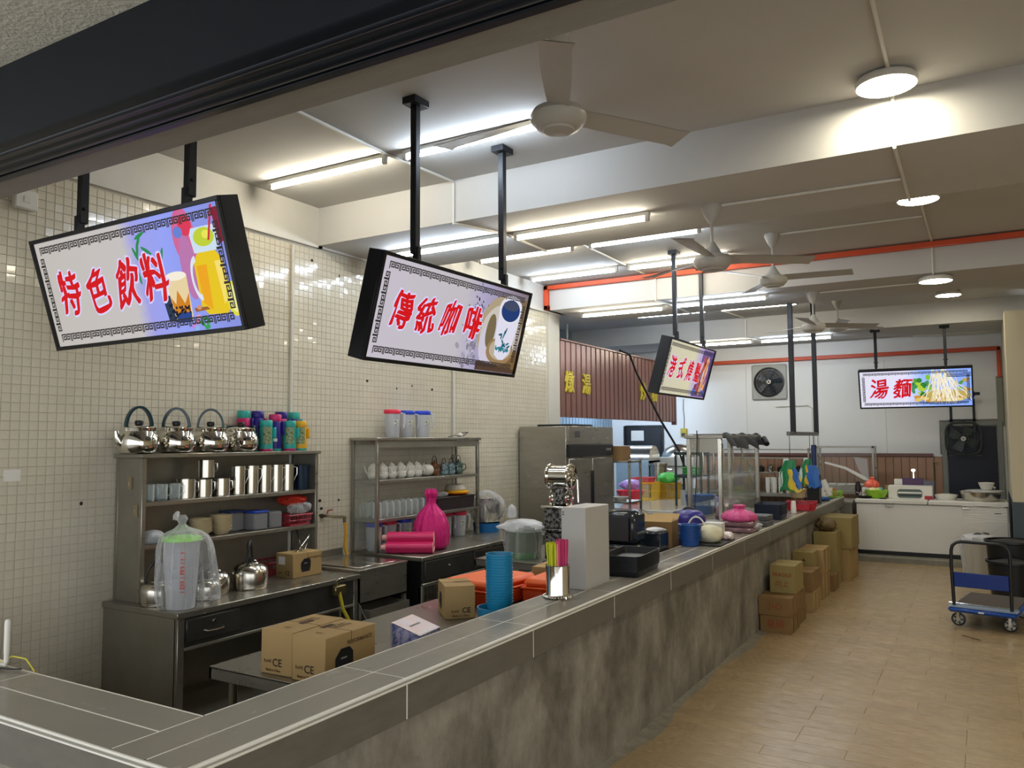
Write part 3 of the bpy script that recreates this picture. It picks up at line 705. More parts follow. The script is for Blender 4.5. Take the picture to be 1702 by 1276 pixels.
def pic_drinks(b):
    def e(*a, c='#ffffff', y=FY, s=.9, **k): b.flat(ell(*a, **k), y, G(c, s))
    cz = -SH/2
    e(.50, -.15, .085, .14, c='#d86a9c', y=.0030); e(.49, -.30, .06, .16, c='#c07ab4', y=.0029); e(.52, -.10, .05, .05, c='#e33a5a', y=.0028); e(.46, -.125, .035, .028, c='#6a86d8', y=.0027)
    # yellow mango jar
    b.flat([(.53, -.28), (.52, -.50), (.56, -.54), (.70, -.545), (.745, -.50), (.735, -.28), (.70, -.24), (.57, -.24)], .0026, G('#eac81c', .95))
    b.flat([(.545, -.30), (.54, -.48), (.60, -.52), (.62, -.30)], .0025, G('#f0a81a', .95))
    b.flat([(.68, -.29), (.69, -.50), (.73, -.47), (.72, -.29)], .0024, G('#f8e070', .95))
    b.flat([(.55, -.24), (.54, -.15), (.56, -.12), (.72, -.12), (.74, -.15), (.73, -.24)], .00245, G('#cfe2f2', .95))
    e(.64, -.17, .075, .045, c='#c6d838', y=.0023); e(.66, -.16, .03, .02, c='#f2ee5a', y=.0022)
    for i in range(20):
        a0 = PI*.5+PI*i/20; a1 = PI*.5+PI*(i+1)/20; q = lambda a, r: (.545+r*.055*math.cos(a), -.36+r*.11*math.sin(a))
        b.flat([q(a0, 1), q(a1, 1), q(a1, .72), q(a0, .72)], .0021, G('#e4ecf8', .9))
    b.flat([(.665, -.19), (.68, -.19), (.745, -.03), (.73, -.03)], .0015, G('#d42a3e', .9))
    b.flat([(.73, -.045), (.79, -.045), (.79, -.20), (.74, -.22)], .0016, G('#8c1f3c', .8))
    # boba cups
    b.flat([(.235, -.42), (.25, -.55), (.33, -.56), (.34, -.42)], .0026, G('#33405e', .7)); e(.288, -.41, .055, .05, c='#e8ecf6', y=.00265)
    b.flat([(.29, -.33), (.305, -.54), (.32, -.56), (.425, -.56), (.44, -.54), (.455, -.33)], .0022, G('#f0d9a8', .9))
    b.flat([(.30, -.43), (.31, -.52), (.43, -.52), (.445, -.42), (.40, -.47), (.36, -.40), (.33, -.47)], .0021, G('#d8861e', .9))
    b.flat([(.31, -.515), (.318, -.565), (.425, -.565), (.435, -.515)], .0020, G('#2a4a9a', .8)); e(.372, -.33, .082, .022, c='#fff6e4', y=.00195)
    random.seed(2)
    for i in range(26): e(random.uniform(.31, .43), random.uniform(-.52, -.485), .007, .007, c='#1e1a22', y=.0018, n=8)
    for i in range(12): e(random.uniform(.25, .33), random.uniform(-.55, -.46), .008, .008, c='#101828', y=.0018, n=8)
    # leaves, petals, ice, lemon
    for x, z, a in ((.12, -.17, 1.2), (.10, -.19, 2.0), (.16, -.10, .3), (.19, -.18, 2.6), (.30, -.22, 1.1), (.09, -.30, 1.7), (.34, -.33, 2.9), (.14, -.13, .9)):
        e(x, z, .045, .010, c='#2f8f4e', y=.0024, a=a, n=12)
    for x, z in ((.52, -.555), (.545, -.575), (.50, -.58), (.53, -.60)): e(x, z, .022, .012, c='#3aa45a', y=.0014, a=x*30, n=12)
    for x, z, c in ((.46, -.57, '#e48ab4'), (.48, -.545, '#f0a2c4'), (.50, -.50, '#d89a70'), (.43, -.59, '#c98ae0'), (.45, -.60, '#8ac0f0')): e(x, z, .018, .012, c=c, y=.0014, n=10)
    e(.76, -.48, .05, .085, c='#e8e24a', y=.0019); e(.765, -.48, .038, .066, c='#f6f2a0', y=.0018)
    b.flat([(.46, -.50), (.56, -.50), (.58, -.515), (.47, -.52)], .0016, G('#a86a3a', .8))
def pic_coffee(b):
    def e(*a, c='#ffffff', y=FY, s=.85, **k): b.flat(ell(*a, **k), y, G(c, s))
    random.seed(4)
    for i in range(60): e(random.gauss(.24, .07), random.gauss(-.21, .07), random.uniform(.006, .016), random.uniform(.005, .01), c=random.choice(['#3a3448', '#6a6478', '#8a8496']), y=.0030-i*1e-6, a=random.uniform(0, 3), n=8)
    for i in range(40): e(random.gauss(.20, .07), random.gauss(-.46, .06), random.uniform(.01, .03), random.uniform(.01, .02), c=random.choice(['#a8a2b4', '#c8c2d4', '#8e889a']), y=.0031-i*1e-6, a=random.uniform(0, 3), n=9)
    e(.52, -.33, .27, .26, c='#b9a888', y=.0029); e(.53, -.35, .25, .22, c='#d6ccc4', y=.0028)
    e(.45, -.42, .16, .17, c='#d9d3e6', y=.00275); e(.40, -.33, .055, .12, c='#7e6f50', y=.0027)
    b.flat([(.30, -.55), (.79, -.56), (.79, -.61), (.30, -.61)], .0026, G('#5c4436', .8))
    b.flat([(.60, -.47), (.79, -.44), (.79, -.58), (.55, -.58)], .00255, G('#86663e', .8))
    e(.56, -.46, .17, .10, c='#a5865e', y=.0025); e(.565, -.45, .14, .075, c='#c4b8a0', y=.00245)
    b.flat([(.455, -.16), (.47, -.36), (.50, -.49), (.56, -.52), (.62, -.52), (.68, -.47), (.71, -.34), (.735, -.16)], .0024, G('#e6e4f4', .9))
    e(.595, -.155, .145, .10, c='#f0eefa', y=.0022); e(.595, -.165, .118, .078, c='#20407e', y=.0021, s=.8); e(.59, -.13, .10, .035, c='#46506e', y=.0020, s=.8)
    for i in range(16):
        a = 2*PI*i/16; e(.59+.028*math.cos(a*2.3)+random.uniform(-.05, .05), -.38+.05*math.sin(a)+random.uniform(-.03, .03), .024, .008, c=random.choice(['#2c7c8e', '#3a96a0', '#1e5c74']), y=.0018-i*1e-6, a=random.uniform(0, 3), n=10)
    for i in range(14): e(.50+i*.012, -.445+random.uniform(-.012, .012), .018, .007, c='#2f8494', y=.0017, a=random.uniform(0, 3), n=10)
    b.flat([(.65, -.08), (.79, -.06), (.79, -.30), (.74, -.24)], .00295, G('#8c7860', .7))
def pic_roast(b):
    random.seed(8)
    b.flat([(.40, -.03), (.79, -.03), (.79, -.605), (.30, -.605), (.36, -.45)], .0030, G('#6c5a9a', .8))
    cs = ['#c8682a', '#e08a3a', '#8a2e22', '#b44a2a', '#f0b070', '#d8a0a8', '#a85a8a', '#e8c8d8', '#7a3a3a']
    for i in range(46):
        x = .36+.42*random.random(); z = -.08-.5*random.random(); l = random.uniform(.08, .2); w = random.uniform(.010, .024)
        b.flat([(x-w, z), (x, z+l*.3), (x+w+.02, z), (x+w-.03, z-l), (x-w-.04, z-l)] if z-l > -.6 and x+w+.02 < .785 else [(x-w*.5, z), (x, z+.02), (x+w*.3, z)], .0029-i*1e-5, G(random.choice(cs), .85))
    for i in range(10):
        x = .30+.45*random.random(); b.flat(ell(x, -.56+random.uniform(-.02, .03), .035, .022, 12), .0022-i*1e-5, G(random.choice(['#2a4aa0', '#3a3a6a', '#5a7ac8', '#4a2a4a']), .8))
def pic_noodle(b):
    random.seed(9)
    b.flat(ell(.42, -.50, .40, .10), .0031, G('#7a9ae8', .9)); b.flat(ell(.42, -.45, .36, .10), .00305, G('#c8b060', .9))
    for i in range(26):
        x = random.gauss(.09, .07); z = random.gauss(-.28, .08)
        b.flat(ell(x, z, random.uniform(.03, .065), random.uniform(.02, .04), 12, a=random.uniform(0, 3)), .0030-i*1e-5, G(random.choice(['#5aa83a', '#8acc3a', '#3a8a3a', '#b8d840', '#4a9a5a', '#2e7a3a']), .9))
    for i in range(14):
        x = random.uniform(.0, .7); b.flat(ell(x, -.49+random.uniform(-.04, .04), .06, .025, 12), .0027-i*1e-5, G(random.choice(['#d8a040', '#e8c870', '#c88a3a', '#f0d890']), .9))
    def strip(pts, w, y, m):
        for p, q in zip(pts[:-1], pts[1:]):
            d = Vector((q[0]-p[0], q[1]-p[1])); n = Vector((-d.y, d.x)).normalized()*w
            b.flat([(p[0]-n.x, p[1]-n.y), (q[0]-n.x, q[1]-n.y), (q[0]+n.x, q[1]+n.y), (p[0]+n.x, p[1]+n.y)], y, m)
    for i in range(46):
        x0 = random.uniform(.24, .50); x1 = x0+random.uniform(-.10, .22); x2 = x1+random.uniform(-.12, .14)
        pts = []
        for k in range(9):
            s = k/8; pts.append(((1-s)**2*x0+2*s*(1-s)*x1+s*s*x2, max(-.57, -.07-.46*s+.05*math.sin(s*6+i))))
        strip(pts, .0055, .0020-i*1e-5, G(random.choice(['#f4eac8', '#fff8e4', '#e8d8a0', '#f8f0d8']), .95))
    for i in range(3): strip([(.45, -.10-.02*i), (.60, -.11-.02*i), (.785, -.09-.025*i)], .006, .0012, G('#1e2c5c', .7))
    for i in range(8): b.flat(ell(random.uniform(.55, .78), random.uniform(-.42, -.2), .045, .025, 10, a=i), .0026-i*1e-5, G(random.choice(['#8aba4a', '#c8a85a', '#d8c88a', '#5a9a4a']), .9))
TP4 = [(-.565, -.34), (-.293, -.350), (-.03, -.345), (.203, -.34)]
sc1 = screen_mat('drinks_sign_film', [(0, '#c9c4bd'), (.53, '#cdc8c6'), (.60, '#a5a6f0'), (.75, '#9aa8ff'), (1, '#8c98e8')], 0.90)
sc2 = screen_mat('coffee_sign_film', [(0, '#cfc8d4'), (.55, '#cbc5cc'), (.68, '#b6aed0'), (1, '#8a7c84')], 0.88)
sc3 = screen_mat('roast_sign_film', [(0, '#cfc9b4'), (.6, '#d8d2b0'), (.75, '#b8a8d8'), (1, '#c8a8b8')], 0.95)
sc4 = screen_mat('noodle_sign_film', [(0, '#d8d6e6'), (.45, '#dcdaf0'), (.6, '#9ab8ff'), (1, '#88a8f8')], 1.1)
sign((-3.83, 2.46, 3.04), R(-0.9), 0.29, 'tilted lit sign reading 特色飲料 with mango jar picture, nearest the street', '特色飲料', TP4, .20, sc1, pic_drinks, [(-.385, 0), (.53, 0)], ZC)
sign((-2.857, 4.279, 2.972), R(88.2), 0.262, 'tilted lit sign reading 傳統咖啡 with a blue-rimmed coffee cup picture', '傳統咖啡', [(-.57, -.325), (-.335, -.33), (-.095, -.32), (.156, -.32)], .185, sc2, pic_coffee, [(-.47, 0), (.50, 0)], ZC)
sign((-2.854, 9.015, 2.99), R(89.8), 0.277, 'tilted lit sign reading 港式燒臘 with roast meat picture, third from the street', '港式燒臘', [(-.578, -.325), (-.27, -.33), (.025, -.335), (.30, -.335)], .20, sc3, pic_roast, [(-.53, 0), (.44, 0)], ZC)
sign((-0.939, 14.05, 2.975), R(1.6), 0.30, 'farthest lit sign reading 湯麵 with noodles picture, before the back wall', '湯麵', [(-.522, -.335), (-.185, -.335)], .26, sc4, pic_noodle, [(-.54, 0), (.45, 0)], ZB)
# ================================================================ STEEL FURNITURE ALONG THE WALL
st = M['steel']; sd = M['steeld']; sk = M['steelk']
# ---- first workbench
t = thing('steel_workbench', 'long stainless steel workbench with drawer under the kettle shelf unit', 'workbench', (-4.33, 3.27, 0))
B().box(-.765, 0.012, -.012, 1.66, .806, .844, bev=.004).build('worktop', st, t)
B().box(-.765, -.02, 0, .025, 0.02, .806, bev=.003).build('side_panel', sd, t)
B().box(-.035, 0, .0, .05, 0.02, .806, bev=.003).build('corner_post', st, t)
B().box(-.035, 0, 1.60, 1.645, 0.02, .806, bev=.003).build('corner_post', st, t)
B().box(-.020, -.006, .05, 1.60, .61, .806, bev=.002).build('apron', sk, t)
B().box(-.030, 0.002, .05, 1.60, .60, .62, bev=.003).build('lower_rail', sd, t)
B().box(-.70, -.68, .02, 1.62, .05, .80).build('rear_panel', sd, t)
B().box(-.74, -.03, .03, 1.62, .12, .14, bev=.003).build('undershelf', sd, t)
d = B().box(-.02, 0.006, .06, .475, .65, .79, bev=.004).build('drawer', sk, t)
B().tube([(.006, .19, .705), (.028, .205, .70), (.032, .265, .698), (.028, .325, .70), (.006, .34, .705)], .005, n=6).build('handle', M['chrome'], d, label='curved chrome handle')
B().lathe([(0, .012), (.008, .012), (.012, 0)], n=12, xf=T(.006, .265, .75, 0, PI/2, 0)).build('lock', M['chrome'], d)
# ---- shelf unit standing on it
def shelf_unit(label, loc, w, d, h, shelves, sidefill, back=True, cat='shelf'):
    t = thing('steel_shelf_unit', label, cat, loc)
    B().box(-d-.01, .014, -.02, w+.02, h-.028, h, bev=.004).build('top_shelf', st, t)
    for yy in (0, w-.032): B().box(-.032, 0, yy, yy+.032, 0, h-.028, bev=.003).build('front_post', st, t)
    for yy in (0, w-.025): B().box(-d, -d+.025, yy, yy+.025, 0, h-.028, bev=.002).build('rear_post', sd, t)
    if sidefill:
        for yy in (.004, w-.012): B().box(-d+.02, -.03, yy, yy+.008, 0.002, h-.03).build('side_panel', sd, t)
    for z in shelves: B().box(-d+.003, -.002, .02, w-.02, z-.03, z, bev=.003).build('shelf', st, t)
    if back: B().box(-d-.006, -d+.001, .01, w-.01, 0.002, h-.03).build('back_panel', sd, t)
    return t
u1 = shelf_unit('closed-sided steel shelf unit holding mugs, with kettles on its top', (-4.80, 3.33, .844), 1.62, .285, .975, (.372, .655), True)
b = B()
for y0, z0 in ((-.13, .78), (-.06, .60)):
    b.box(y0-.02, y0+.02, -.006, .003, z0-.04, z0+.04, m=mat('socket_plate', '#8c7d5e', .5)).box(y0-.008, y0+.008, -.009, -.005, z0-.015, z0+.01, m=M['chromed'])
b.build('socket_plate', None, u1)
# ---- sink between the benches
t = thing('steel_sink', 'stainless steel covered sink between the two workbenches', 'sink', (-4.33, 4.93, 0))
B().box(-.765, 0.004, 0, .62, .85, .868, bev=.003).box(-.765, -.742, 0, .62, .868, .93).build('rim', st, t)
B().box(-.74, -.0, .0, .012, .60, .85).box(-.74, 0, .608, .62, .60, .85).box(-.012, 0.0, 0, .62, .60, .85).box(-.74, -.73, 0, .62, .60, .85).box(-.74, 0, 0, .62, .60, .61).build('basin', st, t)
B().box(-.60, -.06, .06, .30, .869, .878, bev=.003).box(-.58, -.05, .32, .58, .869, .876, bev=.003).build('lid', M['chromed'], t)
for xx in (-.72, -.04):
    for yy in (.03, .605): B().box(xx, xx+.03, yy-.02, yy+.01, 0, .60).build('leg', sd, t)
tr = thing('drip_tray', 'open stainless drip box standing low under the sink', 'tray', (-4.55, 5.00, 0))
B().box(0, .28, 0, .50, .44, .45).box(.27, .28, 0, .50, .45, .55).box(0, .01, 0, .5, .45, .55).box(.01, .27, 0, .01, .45, .55).box(.01, .27, .49, .50, .45, .55).build('tray_body', sd, tr)
for xx in (.02, .235):
    for yy in (.03, .45): B().box(xx, xx+.02, yy, yy+.02, 0, .44).build('leg', sd, tr)
# gas valve and hose
t = thing('gas_valve', 'brass gas valve hanging on the bench corner with a yellow hose', 'valve', (-4.30, 4.66, .78))
B().box(-.015, .03, -.06, .06, -.05, .02, m=mat('brass', '#8c7f56', .35, .9), bev=.008).cyl((.01, -.02, 0), .014, .06, n=10).build('valve_body', mat('brass', '#8c7f56', .35, .9), t)
B().tube([(.02, -.05, .0), (.03, -.06, .06), (.03, .0, .075), (.03, .06, .05)], .006, n=6).build('lever', M['chrome'], t)
pipe('gas_hose', [(-4.28, 4.65, .75), (-4.26, 4.67, .62), (-4.22, 4.72, .50), (-4.18, 4.78, .30), (-4.15, 4.8, .02)], .013, mat('yellow_hose', '#b9a92c', .4), 'yellow gas hose dropping from the bench corner to the floor', 'hose')
pipe('wire', [(-4.31, 4.90, .62), (-4.28, 4.95, .5), (-4.2, 5.1, .3), (-4.1, 5.3, .01)], .004, mat('grey_cable', '#7a7a76', .6), 'thin grey wire trailing below the sink', 'wire')
t = thing('wall_tap', 'brass wall tap with short orange hose above the sink', 'tap', (XL, 5.30, 1.235))
B().cyl((0, 0, 0), .02, .012, n=14, xf=T(0.004, 0, 0, 0, PI/2, 0)).tube([(0.01, 0, 0), (.05, .01, 0), (.08, .06, -.01), (.10, .18, -.02), (.11, .20, -.03)], .012, n=8).cyl((.1, .19, -.07), .014, .05, n=10).build('tap_body', mat('old_brass', '#6d6452', .35, .9), t)
B().tube([(.05, .02, .02), (.05, .03, .045), (.05, .09, .05)], .006, n=6).build('tap_handle', mat('red_enamel', '#8c3a30', .4), t)
pipe('tap_hose', [(-4.99, 5.49, 1.165), (-4.985, 5.495, 1.05), (-4.99, 5.49, .95), (-4.97, 5.50, .875)], .015, mat('orange_hose', '#d4a235', .4), 'orange-yellow rubber hose hanging from the wall tap', 'hose')
# ---- second workbench with glass-sided shelf unit
t = thing('steel_workbench', 'dark-fronted stainless steel workbench under the teapot shelf unit', 'workbench', (-4.28, 5.68, 0))
B().box(-.80, 0.01, 0, 1.66, .84, .88, bev=.006).build('worktop', st, t)
B().box(-.02, -.004, .02, 1.62, .64, .84, bev=.002).build('apron', sk, t)
B().box(-.80, -.02, 0.01, .03, 0.1, .84).build('side_panel', M['blackm'], t)
B().box(-.03, 0.004, .02, 1.62, .615, .645, bev=.003).build('lower_rail', st, t)
for yy in (.01, 1.60): B().box(-.045, -.005, yy, yy+.04, 0, .62, bev=.003).build('leg', st, t)
B().box(-.78, -.05, .03, 1.6, .15, .17).build('undershelf', M['blackm'], t)
for k in range(2):
    d = B().box(-.01, .004, .05+k*.79, .80+k*.79, .66, .83, bev=.004).build('drawer', sk, t)
    B().lathe([(0, .014), (.008, .014), (.012, 0)], n=10, xf=T(.004, .42+k*.79, .76, 0, PI/2, 0)).build('lock', M['chrome'], d)
u2 = shelf_unit('open-backed glass-sided steel shelf unit holding teapots and glasses', (-4.77, 5.67, .88), 1.70, .315, 1.045, (.30, .655), False, back=False)
B().box(-.30, -.02, .008, .012, .03, .98).build('side_glass', M['pane'], u2)
B().box(-.010, -.002, .03, 1.67, .95, 1.015, bev=.002).build('header', sd, u2)

# ---- prep tables behind the counter
def steel_table(label, x0, x1, y0, y1, h, m=st, skirt=.06, shelf=True):
    t = thing('steel_table', label, 'table', (x0, y0, 0))
    w, l = x1-x0, y1-y0
    B().box(0, w, 0, l, h-.012, h, bev=.003).box(0, .015, 0, l, h-skirt, h-.005).box(w-.015, w, 0, l, h-skirt, h-.005).box(0, w, 0, .015, h-skirt, h-.005).box(0, w, l-.015, l, h-skirt, h-.005).build('tabletop', m, t)
    for xx in (.08, w-.08):
        for yy in (.08, l-.08): B().cyl((xx, yy, 0), .021, h-.015, n=12).build('leg', M['chromed'], t)
    if shelf: B().box(.06, w-.06, .06, l-.06, .18, .20, bev=.003).build('undershelf', sd, t)
    return t
steel_table('low stainless prep table behind the counter carrying the printer boxes', -3.33, -2.36, 2.70, 6.0, .80)
steel_table('stainless table beyond the orange cases carrying the coffee grinder', -3.95, -2.36, 6.02, 7.15, .85)
steel_table('stainless serving table under the glass display stand', -3.10, -2.36, 7.2, 12.6, .84)
# ---- fridge
t = thing('upright_fridge', 'tall two-door stainless upright fridge against the tiled wall end', 'fridge', (-4.37, 8.76, 0))
B().box(-.70, -.04, 0, 1.34, .12, 2.06, bev=.006).build('body', M['steel'], t)
for k in range(2): 
    d = B().box(-.038, .0, .01+k*.67, .66+k*.67, .86, 1.66, bev=.008).build('door', M['steel'], t)
    B().box(-.038, .0, .01+k*.67, .66+k*.67, .14, .85, bev=.008).build('door', M['steel'], t)
    B().box(0, .012, .62+k*.05, .645+k*.05, 1.0, 1.5, bev=.004).build('handle', M['black'], d)
B().box(-.04, .004, 0, 1.34, 1.68, 1.83, bev=.004).build('control_panel', M['black'], t)
B().box(-.04, -.001, 0, 1.34, 1.835, 2.06, bev=.004).build('header_panel', M['steel'], t)
B().box(0, .004, .16, .30, 1.92, 2.0).build('badge', mat('grey_badge', '#4a4a48', .4), t)
b = B()
for k in range(3): b.cyl((0, 0, 0), .018, .012, n=12, xf=T(.004, 1.1+.06*k, 1.76, 0, PI/2, 0))
b.build('dial', M['chromed'], t)
B().box(-.6, -.1, .3, .9, 2.06, 2.09).build('vent', M['black'], t)
for xx in (-.65, -.1):
    for yy in (.08, 1.26): B().cyl((xx, yy, 0), .02, .12, n=10).build('foot', M['black'], t)

# ================================================================ KETTLES
def kettle_big(label, loc, rz, up=True, s=1.0):
    t = thing('kettle', label, 'kettle', loc, rz, 'polished steel kettles on the first shelf unit')
    B().lathe([(0, 0), (.085, 0), (.112, .008), (.126, .03), (.132, .065), (.128, .105), (.114, .138), (.106, .150), (.108, .160), (.111, .172), (.107, .176), (.10, .174)], n=40).build('body', M['chrome'], t)
    B().lathe([(.107, .176), (.095, .182), (.05, .190), (.0, .192)], n=32).build('lid', M['chrome'], t)
    B().lathe([(.0, .190), (.018, .190), (.026, .196), (.028, .212), (.024, .222), (0, .225)], n=16).build('knob', M['black'], t)
    B().tube([(.10, 0, .06), (.132, 0, .08), (.145, 0, .115), (.152, 0, .152)], [.034, .030, .022, .016], n=12).build('spout', M['chrome'], t)
    hm = mat('teal_black_handle', '#183a42', .25)
    n = 14
    if up: pts = [(.088*math.cos(PI*i/n), .0, .178+.135*math.sin(PI*i/n)) for i in range(n+1)]
    else: pts = [(-.118*math.sin(PI*i/n), .098*math.cos(PI*i/n), .185) for i in range(n+1)]
    b = B()
    for k, off in enumerate((0, )): 
        P = [Vector(p) for p in pts]; vs = []
        for i, p in enumerate(P):
            d = (P[min(i+1, n)]-P[max(i-1, 0)]).normalized(); sdir = Vector((0, 1, 0)) if up else Vector((0, 0, 1)); nn = d.cross(sdir).normalized()
            for a, c in ((-.015, -.008), (.015, -.008), (.015, .008), (-.015, .008)): vs.append(p+sdir*a+nn*c)
        fs = []
        for i in range(n):
            for q in range(4): fs.append((i*4+q, i*4+(q+1) % 4, i*4+4+(q+1) % 4, i*4+4+q))
        fs += [(0, 1, 2, 3), (n*4, n*4+1, n*4+2, n*4+3)]
        b.raw(vs, fs)
    b.build('handle', hm, t)
    return t
ZT = .844+.976
kettle_big('polished steel kettle with raised handle seen edge-on, leftmost on the shelf unit top', (-4.91, 3.37, ZT), R(262))
kettle_big('polished steel kettle with wide arched handle, second from the left on the shelf unit top', (-4.91, 3.66, ZT), R(218))
kettle_big('polished steel kettle with arched handle, third from the left on the shelf unit top', (-4.91, 3.95, ZT), R(232))
kettle_big('polished steel kettle with folded-down handle beside the coloured flasks', (-4.91, 4.23, ZT), R(-45), up=False)
# flasks
def flask(label, loc, body, cap, base, hnd, h=.245, panel=True, rz=0, label2=True):
    t = thing('flask', label, 'flask', loc, rz, 'coloured vacuum flasks on the first shelf unit')
    B().lathe([(0, 0), (.050, 0), (.052, .005), (.052, .018)], n=20).build('base_ring', C(base), t)
    B().lathe([(.052, .018), (.053, .022), (.053, h-.01), (.048, h), (0, h)], n=20).build('body', C(body, .35), t)
    B().lathe([(.047, h), (.050, h+.004), (.050, h+.05), (.045, h+.058), (0, h+.058)], n=20).build('cap', C(cap, .35), t)
    B().box(.05, .075, .012, .03, h*.55, h+.0, bev=.004, xf=T(rz=R(50))).build('handle', C(hnd, .35), t)
    if panel:
        b = B(); 
        b.grid(lambda u, v: (.0536*math.cos((u-.5)*1.3), .0536*math.sin((u-.5)*1.3), .055+v*.135), 8, 2, m=mat('flask_print', '#22301f', .4, var=.6, vscale=60, col2='#8a9a70', contrast=(.5, .62)))
        b.build('printed_panel', None, t, fix=False)
    else:
        B().grid(lambda u, v: (.0536*math.cos((u-.5)*.6), .0536*math.sin((u-.5)*.6), .075+v*.025), 5, 2).build('price_label', M['whitep'], t, fix=False)
    return t
teal, mag, ind, yel_ = '#2fa79b', '#c22a68', '#2a1f7a', '#e0a81f'
flask('magenta flask with teal cap behind the folded-handle kettle', (-5.03, 4.36, ZT), mag, teal, ind, ind, h=.26, rz=R(-40))
flask('teal flask with indigo cap and magenta base in the front row of flasks', (-4.89, 4.46, ZT), teal, teal, mag, teal, h=.185, rz=R(-30))
flask('indigo flask with indigo cap in the rear row of flasks', (-5.00, 4.47, ZT), ind, ind, teal, mag, h=.26, rz=R(-40), panel=False)
flask('indigo flask with magenta cap and white price label', (-4.93, 4.59, ZT), ind, mag, teal, ind, h=.235, rz=R(-40), panel=False)
flask('teal flask with dark printed panel and magenta base', (-4.88, 4.70, ZT), teal, teal, mag, teal, h=.185, rz=R(-40))
flask('indigo-capped magenta flask behind the teal one', (-5.00, 4.72, ZT), mag, ind, teal, ind, h=.26, rz=R(-40))
flask('yellow flask with teal base at the right end of the flasks', (-4.88, 4.82, ZT), yel_, yel_, teal, yel_, h=.185, rz=R(-40))
flask('teal-capped indigo flask behind the yellow one', (-5.00, 4.86, ZT), ind, teal, teal, teal, h=.26, rz=R(-40))

# ---- first unit, upper shelf: glasses, mugs, jugs
Z1 = .844+.656; Z2 = .844+.373
def glass_mug(loc, label, group, h=.11, r=.036, rz=0, handle=True):
    t = thing('glass_mug', label, 'glass', loc, rz, group)
    B().lathe([(0, .004), (r*.9, 0), (r, .008), (r*1.03, h), (r*.93, h), (r*.88, .012), (0, .012)], n=14).build('glass_body', M['glass'], t)
    if handle: B().tube([(r, 0, h*.85), (r+.022, 0, h*.8), (r+.026, 0, h*.45), (r, 0, h*.25)], .005, n=6).build('handle', M['glass'], t)
    return t
GG = 'clear glass mugs at the left of the upper shelf'
g0 = glass_mug((-4.87, 3.43, Z1), 'clear glass mug at the left end of the upper shelf of the kettle unit', GG, rz=R(40))
def steel_mug(loc, label, group, r, h, rz=0, lid=False, tall=False):
    t = thing('steel_mug' if not tall else 'steel_pitcher', label, 'mug' if not tall else 'pitcher', loc, rz, group)
    B().lathe([(0, 0), (r, 0), (r, .004), (r, h), (r+.003, h+.002), (r-.003, h), (r-.004, .008), (0, .008)], n=24).build('body', M['chromed'], t)
    if tall:
        b = B().tube([(r, 0, h*.90), (r+.035, 0, h*.88), (r+.036, 0, h*.62), (r, 0, h*.30)], .006, n=6)
    else: b = B().tube([(r, 0, h*.85), (r+.03, 0, h*.82), (r+.032, 0, h*.4), (r, 0, h*.25)], .006, n=6)
    b.build('handle', M['chromed'], t)
    return t
GM = 'steel mugs on the upper shelf of the kettle unit'; GP = 'tall steel pitchers on the upper shelf of the kettle unit'
m0 = steel_mug((-4.90, 3.74, Z1), 'wide steel mug, first right of the glass mugs', GM, .065, .135, R(80))
p0 = steel_mug((-4.90, 4.20, Z1), 'tall steel pitcher next to the stacked mugs', GP, .052, .21, R(75), tall=True)
index_kids()
for (x, y, l) in ((-4.96, 3.42, 'clear glass mug behind the leftmost one, against the shelf back'), (-4.87, 3.53, 'clear glass mug, second along the front of the upper shelf'), (-4.96, 3.52, 'clear glass mug behind the second front one'), (-4.87, 3.63, 'clear glass mug touching the first steel mug')): dup(g0, (x, y, Z1), R(40), l)
for (x, y, z, l) in ((-4.90, 3.89, Z1, 'steel mug under the one stacked on top'), (-4.90, 4.05, Z1, 'steel mug with bright handle left of the tall pitchers'), (-4.90, 3.91, Z1+.139, 'steel mug stacked on top of the two mugs')): dup(m0, (x, y, z), R(80), l, scale=.92)
for i, (y, l) in enumerate(((4.33, 'second tall steel pitcher from the left'), (4.46, 'middle tall steel pitcher in the row'), (4.58, 'fourth tall steel pitcher from the left'), (4.70, 'rightmost tall steel pitcher before the blue glasses'))): dup(p0, (-4.90, y, Z1), R(75), l)
gb = mat('blue_smoked_glass', '#35485e', .08, trans=.5, ior=1.2)
for i, (x, y, l) in enumerate(((-4.87, 4.82, 'blue smoked tumbler in the front right corner of the upper shelf'), (-4.96, 4.82, 'blue smoked tumbler in the rear right corner of the upper shelf'), (-4.90, 4.90, 'blue smoked tumbler touching the right post'))):
    tag(B().lathe([(0, 0), (.030, 0), (.036, .20), (.033, .20), (.028, .008), (0, .008)], n=14).build('tumbler', gb, loc=(x, y, Z1)), l, 'glass', 'blue smoked tumblers')
# lower shelf: bowls, tubs, red basket, bags
bowl_me = B().lathe([(0, 0), (.045, 0), (.052, .006), (.070, .034), (.080, .035), (.080, .038), (.068, .038), (.045, .012), (0, .010)], n=24).mesh('bowl', mat('cream_melamine', '#cdbd96', .35))
def stack(me, name, cat, x, y, z, n, dz, label, group, jit=.0015, rz=None):
    for i in range(n):
        o = bpy.data.objects.new(name, me); COL.objects.link(o); o.location = (x+random.uniform(-jit, jit), y+random.uniform(-jit, jit), z+i*dz)
        if rz is not None: o.rotation_euler = (0, 0, rz)
        pos = 'bottom' if i == 0 else 'top' if i == n-1 else None
        o['label'] = label if pos is None else label+', the %s one' % pos
        o['category'] = cat; o['group'] = group
stack(bowl_me, 'bowl', 'bowl', -4.90, 3.87, Z2, 9, .0115, 'cream melamine bowl in the left stack of the lower shelf', 'left stack of cream bowls')
stack(bowl_me, 'bowl', 'bowl', -4.90, 4.05, Z2, 10, .0115, 'cream melamine bowl in the right stack of the lower shelf', 'right stack of cream bowls')
